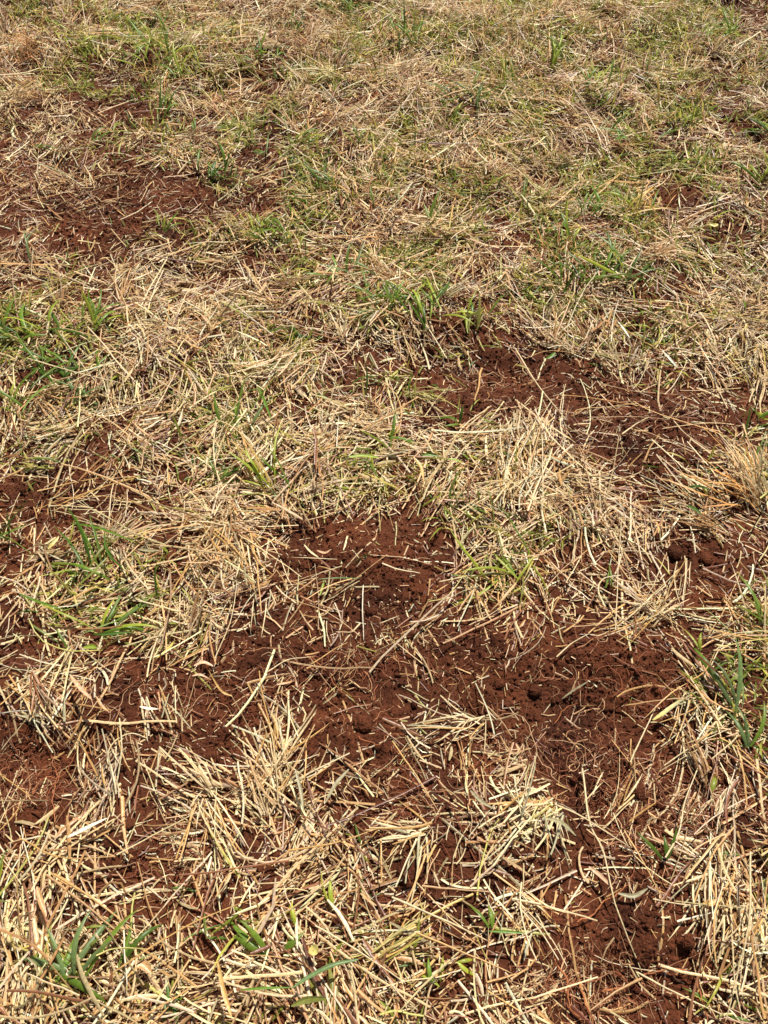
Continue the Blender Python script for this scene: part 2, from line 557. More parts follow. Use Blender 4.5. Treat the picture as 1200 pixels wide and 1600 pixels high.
for nm_, ps_ in (('straw_litter', straw_parts), ('straw_chips', chip_parts)):
    co, q, c = merge(ps_)
    o = link(nm_, mesh_from(nm_, co, q, c, M_STRAW))
    tag(o, 'dry tan straw strewn thickly over the red soil' if nm_ == 'straw_litter' else 'short broken chips of dry grass lying between the straws',
        'straw', kind='stuff')
    print(nm_, len(q))

# ------------------------------------------------------------------ standing dry grass and green blades too many to count
GP = lin([(146, 164, 62), (184, 188, 84), (106, 136, 54), (206, 196, 112), (136, 152, 72)])


def stand(x, y, Lm, wmin, wmax, elm, els, S, cols, dr=.9, mode='leaf'):
    n = len(x)
    z = smooth_h(x, y) + .002
    L = np.exp(RNG.normal(math.log(Lm), .38, n)).clip(.008, .13)
    el = np.clip(RNG.normal(elm, els, n), .05, 1.5)
    c0 = cols * RNG.normal(1, .16, (n, 1)).clip(.55, 1.4)
    return ribbons(np.stack([x, y, z], -1), RNG.uniform(0, 6.283, n), el, L, RNG.uniform(wmin, wmax, n), RNG.normal(0, .5, n),
                   RNG.normal(dr, .5, n), S, mode=mode, c0=c0, c1=c0 * RNG.uniform(.85, 1.35, (n, 1)) * [1.12, 1.0, .9], follow='rise', wig=.06)


gp = []
x, y = scatter(int(9000 * area), *A_in, lambda a, b: infr(a, b) * np.clip(1.3 * (green(a, b) / 9) ** 1.35 * (1 + .35 * np.clip(b / 2.2, 0, 1)), 0, 1))
k = RNG.integers(0, 5, len(x))
gp.append(stand(x, y, .036, .0020, .0046, .85, .35, 3, GP[k]))
x, y = scatter(int(3000 * area_o), *A_out, lambda a, b: (~infr(a, b)) * (green(a, b) / 9) ** 1.5)
gp.append(stand(x, y, .036, .003, .0055, .75, .35, 2, GP[RNG.integers(0, 5, len(x))]))
co, q, c = merge(gp)
o = link('green_grass', mesh_from('green_grass', co, q, c, M_LEAF))
tag(o, 'short green grass blades growing up through the straw', 'grass', kind='stuff')
print('green_grass', len(q))
dp = []
def upright(a, b):
    px, py = g2px(a, b)
    return np.clip((520 - py) / 420, .05, 1) * density(cover(a, b)) * infr(a, b) * pile(a, b)
x, y = scatter(int(8000 * area), *A_in, upright)
dp.append(stand(x, y, .030, .0020, .0040, .85, .35, 3, straw_cols(len(x), x, y), dr=.5))
x, y = scatter(int(2500 * area_o), *A_out, lambda a, b: density(cover(a, b)) * ~infr(a, b) * np.clip(b / 3, .1, 1))
dp.append(stand(x, y, .035, .003, .005, .85, .35, 2, straw_cols(len(x), x, y), dr=.5))
co, q, c = merge(dp)
o = link('dry_grass', mesh_from('dry_grass', co, q, c, M_STRAW))
tag(o, 'dead cut grass stubble still standing among the litter', 'grass', kind='stuff')
print('dry_grass', len(q))

# ------------------------------------------------------------------ fine roots and soil crumbs
ROOTS = [(80, 1200, 100, 50, 260), (60, 1240, 80, 30, 120), (520, 1040, 110, 40, 240), (900, 1190, 150, 50, 420), (1020, 1240, 110, 50, 380),
         (930, 1540, 110, 50, 460), (300, 1340, 90, 50, 300), (760, 610, 110, 40, 260), (1020, 650, 110, 50, 200), (230, 1090, 90, 60, 160),
         (1110, 1250, 60, 70, 200), (620, 1330, 70, 50, 160), (350, 1100, 90, 40, 90), (880, 880, 90, 40, 90), (650, 1230, 60, 70, 140),
         (1000, 1320, 60, 60, 200), (700, 1020, 120, 60, 130), (160, 300, 140, 60, 120), (900, 300, 120, 50, 80), (520, 630, 30, 20, 40), (960, 1060, 150, 60, 150)]
rx = []; ry = []
for (a, b, ra, rb, n) in ROOTS:
    n = int(n * .4)
    th = RNG.uniform(0, 6.283, n); rr = np.sqrt(RNG.random(n))
    X, Y = px2g(a + ra * rr * np.cos(th), b + rb * rr * np.sin(th))
    rx.append(X); ry.append(Y)
x, y = scatter(int(260 * area), *A_in, lambda a, b: infr(a, b) * np.clip(1 - cover(a, b) / 7, 0, 1))
rx = np.concatenate(rx + [x]); ry = np.concatenate(ry + [y])
n = len(rx)
RC = lin([(150, 88, 58), (178, 126, 88), (112, 58, 38), (200, 160, 118)])[RNG.integers(0, 4, n)] * RNG.normal(1, .15, (n, 1)).clip(.5, 1.4)
rp = ribbons(np.stack([rx, ry, 0 * rx], -1), RNG.uniform(0, 6.283, n), RNG.normal(.1, .25, n), np.exp(RNG.normal(math.log(.04), .5, n)).clip(.01, .13),
             RNG.uniform(.0004, .0015, n) ** 1.0, RNG.normal(0, 1.6, n), RNG.normal(.3, .5, n), 9, arch=.5, mode='root', c0=RC, c1=RC * .9,
             follow='ground', lay=RNG.uniform(.0005, .008, n), wig=.38)
o = link('fine_roots', mesh_from('fine_roots', rp[0], rp[1], rp[2], M_ROOT))
tag(o, 'thin curly orange brown grass roots torn up on the soil', 'roots', kind='stuff')

ph = (1 + 5 ** .5) / 2
ICO = np.array([(-1, ph, 0), (1, ph, 0), (-1, -ph, 0), (1, -ph, 0), (0, -1, ph), (0, 1, ph), (0, -1, -ph), (0, 1, -ph), (ph, 0, -1), (ph, 0, 1), (-ph, 0, -1), (-ph, 0, 1)]) / 1.902
ICF = np.array([(0, 11, 5), (0, 5, 1), (0, 1, 7), (0, 7, 10), (0, 10, 11), (1, 5, 9), (5, 11, 4), (11, 10, 2), (10, 7, 6), (7, 1, 8), (3, 9, 4), (3, 4, 2), (3, 2, 6), (3, 6, 8), (3, 8, 9), (4, 9, 5), (2, 4, 11), (6, 2, 10), (8, 6, 7), (9, 8, 1)])
x, y = scatter(int(26000 * area), *A_in, lambda a, b: infr(a, b, 60) * np.clip(1.15 - cover(a, b) / 6.5, .06, 1) * np.clip(1.5 - b / 4, .3, 1) * (.25 + fbm(a, b, .08, 2, 141) * 1.3).clip(0, 1))
n = len(x)
r = (np.exp(RNG.normal(math.log(.00165), .5, n))).clip(.0008, .0085)
z = smooth_h(x, y) + soil_h(x, y, cover(x, y)) + r * .3
V = ICO[None] * RNG.uniform(.72, 1.2, (n, 12, 1)) * r[:, None, None] * RNG.uniform(.7, 1.25, (n, 1, 3))
V = V + np.stack([x, y, z], -1)[:, None, :]
F = ICF[None] + (np.arange(n) * 12)[:, None, None]
o = link('soil_crumbs', mesh_from('soil_crumbs', V.reshape(-1, 3), None, None, M_CRUMB, False, tris=F.reshape(-1, 3)))
tag(o, 'small loose crumbs of red brown soil', 'soil', kind='stuff')
print('crumbs', n, 'roots', len(rx))
#@@THINGS
# ================================================================== THE THINGS
def ground_z(x, y):
    x = np.atleast_1d(np.asarray(x, float)); y = np.atleast_1d(np.asarray(y, float))
    return smooth_h(x, y) + soil_h(x, y, cover(x, y)) * .6


def catmull(P, m=6):
    P = np.asarray(P, float)
    Q = np.vstack([2 * P[0] - P[1], P, 2 * P[-1] - P[-2]])
    out = []
    for i in range(1, len(Q) - 2):
        for t in np.arange(m) / m:
            a, b, c, d = Q[i - 1], Q[i], Q[i + 1], Q[i + 2]
            out.append(.5 * ((2 * b) + (c - a) * t + (2 * a - 5 * b + 4 * c - d) * t * t + (3 * b - a - 3 * c + d) * t ** 3))
    out.append(P[-1])
    return np.array(out)


COLS = {'pale': (230, 206, 156), 'white': (240, 226, 196), 'gold': (214, 168, 100), 'tan': (196, 152, 100), 'brown': (148, 100, 64),
        'yel': (206, 190, 108), 'green': (116, 152, 54), 'dgreen': (86, 120, 42), 'lime': (168, 190, 70), 'blue': (122, 150, 92),
        'olive': (142, 148, 72), 'grey': (188, 180, 140), 'root': (176, 108, 66), 'pink': (216, 170, 132)}


def tube(pts, rad, col, flat=.6, wob=.0008, node=0):
    """a stalk: six-sided, tapered, slightly flattened, with swollen nodes"""
    C = catmull(pts, 6)
    n = len(C)
    C = C + np.cumsum(RNG.normal(0, wob * .35, (n, 3)), 0) * [1, 1, .3]
    t = np.linspace(0, 1, n)
    r = rad * (1 - .45 * t) * (1 + RNG.normal(0, .05, n))
    if node:
        for k in range(node):
            r = r * (1 + .35 * np.exp(-((t - (k + .6) / (node + .3)) / .018) ** 2))
    r[0] *= .8; r[-1] *= .35
    D = np.gradient(C, axis=0); D /= np.linalg.norm(D, axis=1, keepdims=True) + 1e-9
    sd = np.cross(D, [0, 0, 1.]); sd /= np.linalg.norm(sd, axis=1, keepdims=True) + 1e-6
    nm = np.cross(sd, D)
    m = 7
    th = np.arange(m) / m * 2 * math.pi
    V = C[:, None] + r[:, None, None] * (np.cos(th)[None, :, None] * sd[:, None] + flat * np.sin(th)[None, :, None] * nm[:, None])
    i = np.arange(n - 1)[:, None] * m; j = np.arange(m)[None]
    q = np.stack([i + j, i + (j + 1) % m, i + m + (j + 1) % m, i + m + j], -1).reshape(-1, 4)
    c = lin(COLS[col]) * (1 + RNG.normal(0, .05, (n, 1)))
    c = c * (1 - .12 * t)[:, None]
    return V.reshape(-1, 3), q, np.repeat(c, m, 0).clip(0, .9)


def lift(px_pts, h0=.006, h1=.006, arc=0.):
    P = np.array(px_pts, float)
    x, y = px2g(P[:, 0], P[:, 1])
    t = np.linspace(0, 1, len(P))
    z = ground_z(x, y)
    zl = z[0] * (1 - t) + z[-1] * t
    cvr = cover(x, y)
    z = np.maximum(z, zl) + h0 * (1 - t) + h1 * t + arc * np.sin(np.pi * t) + .022 * (cvr / 9)
    # move along the line of sight so that the raised stalk still stands where it was seen
    x, y = px2g(P[:, 0], P[:, 1], z)
    return np.stack([x, y, z], -1)


def place(name, geo, mat, label, cat, group=None, kind=None):
    """a thing that is one mesh, its origin at its base"""
    co, q, c = geo
    base = co[np.argmin(co[:, 2])].copy()
    o = link(name, mesh_from(name, co - base, q, c, mat), None, base)
    return tag(o, label, cat, group, kind)


# ---- single long stalks: pixel points, half width mm, colour, lift, label
STALKS = [
 ([(805, 544), (838, 598), (884, 656)], 3.6, 'pale', .012, 'thick pale straw lying diagonally across the dark bare patch right of centre'),
 ([(568, 914), (568, 957), (569, 1001)], 2.3, 'white', .006, 'bright white straw pointing straight down the middle of the bare soil'),
 ([(604, 867), (560, 900), (519, 931)], 1.9, 'tan', .01, 'tan straw crossing the thin green blade on the central bare soil'),
 ([(613, 1158), (650, 1213), (684, 1267)], 2.5, 'gold', .012, 'straight golden straw slanting over bare soil left of the lower centre clump'),
 ([(72, 1367), (130, 1412), (186, 1459)], 3.4, 'tan', .016, 'lower of two parallel thick straws slanting at the bottom left'),
 ([(84, 1366), (150, 1408), (216, 1457)], 2.9, 'gold', .022, 'upper of two parallel thick straws slanting at the bottom left'),
 ([(193, 1453), (195, 1495), (198, 1539)], 2.2, 'white', .022, 'short pale straw hanging straight down beside the bottom left green leaves'),
 ([(151, 1492), (185, 1481), (232, 1480)], 2.0, 'yel', .03, 'yellow curved stem arching above the bottom left green leaves'),
 ([(180, 1518), (290, 1449), (402, 1400)], 2.3, 'gold', .03, 'long golden straw rising to the right above the bottom left green leaves'),
 ([(612, 1402), (690, 1436), (764, 1470)], 2.9, 'pale', .03, 'upper long straw falling to the right at bottom centre'),
 ([(650, 1457), (725, 1489), (801, 1521)], 2.5, 'gold', .03, 'lower long straw falling to the right at bottom centre'),
 ([(492, 1446), (560, 1488), (634, 1538)], 2.4, 'pale', .03, 'long straw lying above the wide blue green blade at bottom centre'),
 ([(910, 1200), (921, 1282), (943, 1334), (961, 1414), (1001, 1518)], 2.9, 'pale', .014, 'longest pale stalk, running down to the orange root at bottom right'),
 ([(866, 1256), (910, 1278), (984, 1324)], 2.4, 'pale', .022, 'pale straw crossing the top of the longest stalk at lower right'),
 ([(996, 1519), (1067, 1556), (1158, 1598)], 2.6, 'pale', .01, 'pale stalk running from the orange root to the bottom edge'),
 ([(1003, 1529), (960, 1551), (921, 1578)], 3.3, 'tan', .01, 'thick tan straw lying under the orange root at bottom right'),
 ([(976, 1298), (1006, 1346), (1036, 1402)], 2.4, 'gold', .014, 'golden straw slanting down to the dark green stub at lower right'),
 ([(1173, 1330), (1170, 1434), (1156, 1502), (1132, 1598)], 2.7, 'pale', .03, 'tall pale stalk along the bottom right edge'),
 ([(1143, 1460), (1147, 1530), (1159, 1598)], 2.1, 'pale', .035, 'thin pale stalk crossing the tall one in the bottom right corner'),
 ([(1058, 1440), (1085, 1434), (1114, 1427)], 3.0, 'white', .006, 'short thick white straw lying just above the large clod at bottom right'),
 ([(1020, 1405), (1060, 1414), (1098, 1416)], 2.1, 'pale', .008, 'slim straw lying level above the short thick white straw at bottom right'),
 ([(977, 1102), (1040, 1093), (1102, 1090)], 2.7, 'tan', .012, 'tan stalk lying level and ending at the green sprout by the right edge'),
 ([(985, 1191), (1004, 1148), (1024, 1107)], 2.7, 'pale', .014, 'pale straw leaning up to the right below the level tan stalk'),
 ([(962, 984), (967, 880), (972, 802)], 1.7, 'pale', .03, 'long thin straw standing upright through the hay beside the curled pale stem'),
 ([(946, 948), (936, 924), (942, 905), (973, 897)], 3.2, 'pale', .016, 'thick pale stem curled into a hook around a small green leaf'),
 ([(950, 860), (1013, 943), (1072, 986)], 2.0, 'gold', .02, 'golden straw running down past the curled pale stem to the right'),
 ([(893, 979), (930, 976), (968, 970)], 2.0, 'tan', .012, 'straw lying level below the curled pale stem'),
 ([(870, 1027), (893, 1008), (923, 992)], 2.4, 'pale', .01, 'first straw of the bent pair on the bare soil mound right of centre'),
 ([(923, 992), (938, 992), (952, 985)], 1.9, 'pale', .01, 'short straw continuing the bent pair on the bare soil mound'),
 ([(419, 1049), (448, 1031), (481, 1026)], 2.0, 'pale', .008, 'thin straw lying above the pale upright stubble in the left centre soil'),
 ([(486, 1038), (515, 1019), (544, 1004)], 2.2, 'gold', .01, 'golden straw slanting up toward the bright white one'),
 ([(484, 1025), (500, 1053), (524, 1082)], 1.3, 'tan', .008, 'thread thin straw slanting down from the left centre roots'),
 ([(597, 880), (622, 889), (656, 895)], 3.4, 'pale', .012, 'flat pale blade end poking out over the central soil from the right'),
 ([(593, 974), (608, 968), (624, 961)], 1.9, 'pale', .006, 'short straw on soil just right of the bright white one'),
 ([(627, 990), (655, 976), (688, 962)], 2.2, 'tan', .01, 'tan straw at the right rim of the central bare soil'),
 ([(733, 976), (758, 965), (784, 949)], 1.6, 'pale', .01, 'thin straw bridging bare soil below the right hand green tuft'),
 ([(747, 1094), (773, 1115), (801, 1154)], 2.3, 'tan', .014, 'tan stalk curving down to the lower right clump of pale straw'),
 ([(737, 1094), (725, 1065), (709, 1032)], 1.8, 'brown', .01, 'dull brown straw slanting above the lower centre clump'),
 ([(167, 1200), (175, 1163), (205, 1146), (231, 1154)], 2.6, 'pale', .02, 'pale stem arched like a bow over the soil at lower left'),
 ([(266, 1041), (312, 1016), (358, 989)], 2.2, 'gold', .016, 'golden straw slanting up right from the left centre soil'),
 ([(336, 1028), (362, 965), (372, 900)], 1.9, 'pale', .02, 'pale straw bending down from the fanned clump onto bare soil'),
 ([(0, 1101), (20, 1083), (40, 1067)], 2.3, 'gold', .02, 'golden straw entering from the left edge above the torn roots'),
 ([(3, 1171), (18, 1151), (34, 1133)], 2.0, 'pale', .01, 'pale straw at the left edge below the bleached stubble'),
 ([(103, 602), (205, 548), (278, 510)], 2.6, 'pale', .035, 'long pale straw slanting over the big green tuft on the left'),
 ([(43, 560), (128, 584), (190, 598)], 3.2, 'pale', .035, 'broad pale dried stem arching over the middle of the left green tuft'),
 ([(312, 524), (325, 502), (340, 479)], 2.6, 'white', .02, 'white straw leaning up at the right of the upper left pale fan'),
 ([(240, 590), (265, 606), (293, 623)], 2.1, 'pale', .02, 'pale straw slanting down below the upper left pale fan'),
 ([(220, 733), (232, 690), (278, 641)], 3.2, 'tan', .02, 'thick tan stalk curving up right of the left green tuft'),
 ([(663, 651), (682, 626), (704, 603)], 2.2, 'pale', .01, 'pale straw leaning over the left rim of the dark bare patch'),
 ([(526, 698), (527, 673), (529, 650)], 2.2, 'white', .02, 'short white straw standing upright in the middle of the hay'),
 ([(900, 646), (904, 639), (950, 636), (993, 630)], 2.2, 'gold', .008, 'upper of two level straws below the dark bare patch'),
 ([(917, 652), (1000, 652), (1078, 660)], 2.0, 'tan', .01, 'lower longer of two level straws below the dark bare patch'),
 ([(972, 678), (993, 664), (1014, 652)], 3.2, 'pale', .012, 'broad pale leaf strip leaning on the lower level straw'),
 ([(955, 534), (958, 500), (967, 466)], 2.6, 'white', .03, 'white straw standing below the right hand upper green tuft'),
 ([(972, 410), (1015, 432), (1062, 465)], 3.0, 'pale', .03, 'long straw slanting down right of the upper right green tuft'),
 ([(847, 679), (849, 735), (850, 794)], 2.4, 'pale', .03, 'long upright straw through the combed hay right of centre'),
 ([(1053, 657), (1072, 678), (1108, 702)], 2.2, 'pale', .01, 'pale straw slanting over the small right bare patch'),
 ([(53, 270), (62, 290), (74, 312)], 2.8, 'pale', .01, 'pale straw slanting over the upper left bare patch'),
 ([(76, 213), (108, 204), (127, 180)], 3.0, 'yel', .03, 'yellow bent stem in the hay at upper left'),
 ([(450, 1328), (533, 1314), (607, 1288)], 2.6, 'gold', .02, 'long golden straw running into the bent over clump from the left'),
 ([(708, 1341), (720, 1312), (738, 1282)], 2.1, 'pale', .01, 'upper half of a broken straw on soil between the two lower clumps'),
 ([(706, 1385), (707, 1362), (708, 1341)], 2.1, 'tan', .012, 'lower half of a broken straw on soil between the two lower clumps'),
 ([(660, 1384), (710, 1391), (772, 1396)], 3.0, 'tan', .016, 'thick tan straw lying level under the broken straw'),
 ([(678, 1362), (685, 1385), (692, 1388)], 1.9, 'pale', .02, 'small pale stub beside the large round clod at lower centre'),
 ([(30, 1310), (95, 1340), (180, 1337)], 2.2, 'gold', .02, 'golden straw curving level beneath the lower left bare soil'),
 ([(182, 1336), (245, 1301), (308, 1269)], 2.4, 'pale', .02, 'pale straw rising right from the lower left root tangle'),
 ([(0, 1210), (22, 1226), (47, 1245)], 2.0, 'gold', .01, 'golden straw on bare soil at the left edge, lower left'),
 ([(855, 917), (882, 886), (913, 862)], 1.9, 'tan', .02, 'tan straw slanting up across the soil right of the right hand green tuft'),
 ([(861, 878), (886, 903), (908, 929)], 1.9, 'pale', .014, 'pale straw slanting down across the soil right of the right hand green tuft'),
 ([(338, 1400), (348, 1376), (376, 1350)], 2.2, 'gold', .03, 'golden straw leaning right in the lower left hay'),
 ([(1040, 1340), (1060, 1300), (1072, 1245), (1103, 1170)], 2.7, 'pale', .02, 'pale jointed stalk carrying a small green leaf near the right edge'),
 ([(1082, 1062), (1099, 1050), (1115, 1019)], 2.0, 'gold', .02, 'short golden stick crossed above the green sprout by the right edge'),
 ([(1120, 1017), (1160, 1015), (1199, 1018)], 2.2, 'gold', .025, 'golden straw lying level above the green sprout by the right edge'),
 ([(1038, 1196), (1085, 1165), (1150, 1135)], 1.9, 'pale', .02, 'thin pale straw passing below the green sprout by the right edge'),
 ([(670, 940), (700, 930), (735, 885), (768, 872)], 2.1, 'yel', .03, 'yellow straw arching into the right hand green tuft from the left'),
 ([(1030, 875), (1000, 860), (940, 863)], 1.8, 'pale', .02, 'pale straw lying level over the right hand bare ground'),
 ([(820, 560), (857, 548), (905, 552)], 1.8, 'gold', .02, 'thin golden straw along the upper rim of the dark bare patch'),
]
for pts, w, col, h, lab in STALKS:
    P = lift(pts, h, h * RNG.uniform(.5, 1.3))
    g = tube(P, w * .00052, col, node=0 if len(P) < 3 else 1)
    place('straw', g, M_STRAW, lab, 'straw', 'long straws lying on the ground')

# ---- orange woody roots
for pts, w, lab in [
    ([(943, 1550), (970, 1541), (1010, 1526), (1033, 1516), (1055, 1514), (1080, 1527), (1094, 1552), (1107, 1598)], 2.3,
     'thick orange root looped over the soil at bottom right'),
    ([(905, 1532), (925, 1570), (938, 1600)], 2.0, 'reddish root running down to the bottom edge left of the looped one'),
    ([(870, 1500), (892, 1535), (906, 1575), (925, 1598)], 2.2, 'dark orange root slanting beneath the bottom right straws'),
    ([(900, 1445), (925, 1440), (945, 1420), (975, 1398)], 1.7, 'orange rootlet leading up to the longest pale stalk'),
    ([(487, 1025), (497, 1042), (520, 1075), (560, 1090)], 1.1, 'long thin root trailing over the left centre soil'),
    ([(560, 1150), (585, 1160), (600, 1140), (628, 1133)], 1.0, 'thin red root looped beside the brown clod at lower centre'),
    ([(868, 1135), (890, 1115), (920, 1100)], 1.1, 'fine forked root on the bare mound right of centre'),
    ([(85, 1285), (83, 1240), (88, 1215), (80, 1180)], 1.1, 'fine vertical root on the dark soil at lower left'),
    ([(50, 1240), (66, 1215), (90, 1212), (120, 1180)], 1.2, 'fine curling root on the dark soil at lower left')]:
    place('root', tube(lift(pts, .005, .004, .006), w * .0006, 'root', flat=.9, wob=.004), M_ROOT, lab, 'root', 'torn roots on the bare soil')


# ---- clumps of cut straw: each stalk of a clump is a part of it
def fan(rt, dirs, lens, pal, w, el, h=.01, spread_px=8, roll=.4, nmed=None, leafy=.4, seg=6, mat=None, droop=(.0, .2)):
    n = len(dirs)
    jx = RNG.normal(0, spread_px, n); jy = RNG.normal(0, spread_px * .5, n)
    px = rt[0] + jx; py = rt[1] + jy
    ex = px + np.cos(dirs) * lens; ey = py + np.sin(dirs) * lens
    x0, y0 = px2g(px, py); x1, y1 = px2g(ex, np.minimum(ey, 1900))
    z0 = smooth_h(x0, y0) + h * RNG.random(n) + .004
    az = np.arctan2(y1 - y0, x1 - x0); L = np.hypot(x1 - x0, y1 - y0)
    cc = np.array([lin(COLS[c]) for c in pal])[RNG.integers(0, len(pal), n)] * RNG.normal(1, .1, (n, 1)).clip(.7, 1.2)
    e = RNG.normal(el, .12, n)
    parts = []
    for i in range(n):
        parts.append(ribbons(np.array([[x0[i], y0[i], z0[i]]]), az[i:i + 1], e[i:i + 1], L[i:i + 1] * 1.0,
                             np.array([w * RNG.uniform(.6, 1.3)]) * .001, RNG.normal(0, .25, 1), RNG.normal(droop[0] + max(el, 0) * 1.6, .15 + droop[1], 1), seg,
                             mode='leaf' if RNG.random() < leafy else 'straw', c0=cc[i:i + 1], c1=cc[i:i + 1] * RNG.uniform(.8, 1.1),
                             follow='rise', roll=RNG.normal(0, roll, 1), wig=.05))
    return parts


def clump(name, part, rt, d0, spread, n, ln, pal, w, el, label, cat, group, mat=M_STRAW, split=True, jit=10, h=.02, up=False, leafy=.4, droop=(.0, .2)):
    dirs = np.radians(RNG.normal(d0, spread, n))
    lens = ln * RNG.uniform(.35, 1.2, n)
    if up:      # upright growth: work in world units
        s = float(pxscale(*rt))
        px = rt[0] + RNG.normal(0, jit, n); py = rt[1] + RNG.normal(0, jit * .45, n)
        x0, y0 = px2g(px, py)
        z0 = smooth_h(x0, y0) + .006 + .012 * (mat is M_LEAF)
        az = np.radians(RNG.uniform(0, 360, n)) if d0 is None else np.radians(-RNG.normal(d0, spread, n))
        L = ln / s * RNG.uniform(.55, 1.2, n)
        e = RNG.normal(el, .25, n).clip(.15, 1.5)
        cc = np.array([lin(COLS[c]) for c in pal])[RNG.integers(0, len(pal), n)] * RNG.normal(1, .12, (n, 1)).clip(.65, 1.25)
        parts = [ribbons(np.array([[x0[i], y0[i], z0[i]]]), az[i:i + 1], e[i:i + 1], L[i:i + 1], np.array([w * RNG.uniform(.65, 1.25)]) * .001,
                         RNG.normal(0, .4, 1), RNG.normal(droop[0] + .9, .3 + droop[1], 1), 7, mode='leaf' if RNG.random() < leafy else 'straw',
                         c0=cc[i:i + 1] * [1.1, 1, 1], c1=cc[i:i + 1] * RNG.uniform(.9, 1.25) * [1 + .35 * RNG.random(), 1, .9], follow='rise', roll=RNG.normal(0, .35, 1), wig=.05) for i in range(n)]
    else:
        parts = fan(rt, dirs, lens, pal, w, el, h=h, spread_px=jit, leafy=leafy, droop=droop)
    bx, by = px2g(*rt)
    base = np.array([float(bx), float(by), float(smooth_h(np.array([bx]), np.array([by]))[0])])
    if split:
        e_ = bpy.data.objects.new(name, None); COL.objects.link(e_); e_.location = base
        e_.empty_display_size = .02
        tag(e_, label, cat, group)
        for p in parts:
            wd = np.linalg.norm(p[0][-1] - p[0][-3])
            nm = part if mat is M_LEAF or wd > .0006 else 'dry_leaf'
            if mat is M_LEAF and p[2][0][0] > p[2][0][1] * .9: nm = 'yellow_blade'
            link(nm, mesh_from(nm, p[0] - base, p[1], p[2], mat), e_)
        return e_
    co, q, c = merge(parts)
    o = link(name, mesh_from(name, co - base, q, c, mat), None, base)
    return tag(o, label, cat, group)


PALE = ['pale', 'pale', 'white', 'gold', 'grey']
CL = 'clumps of cut straw'
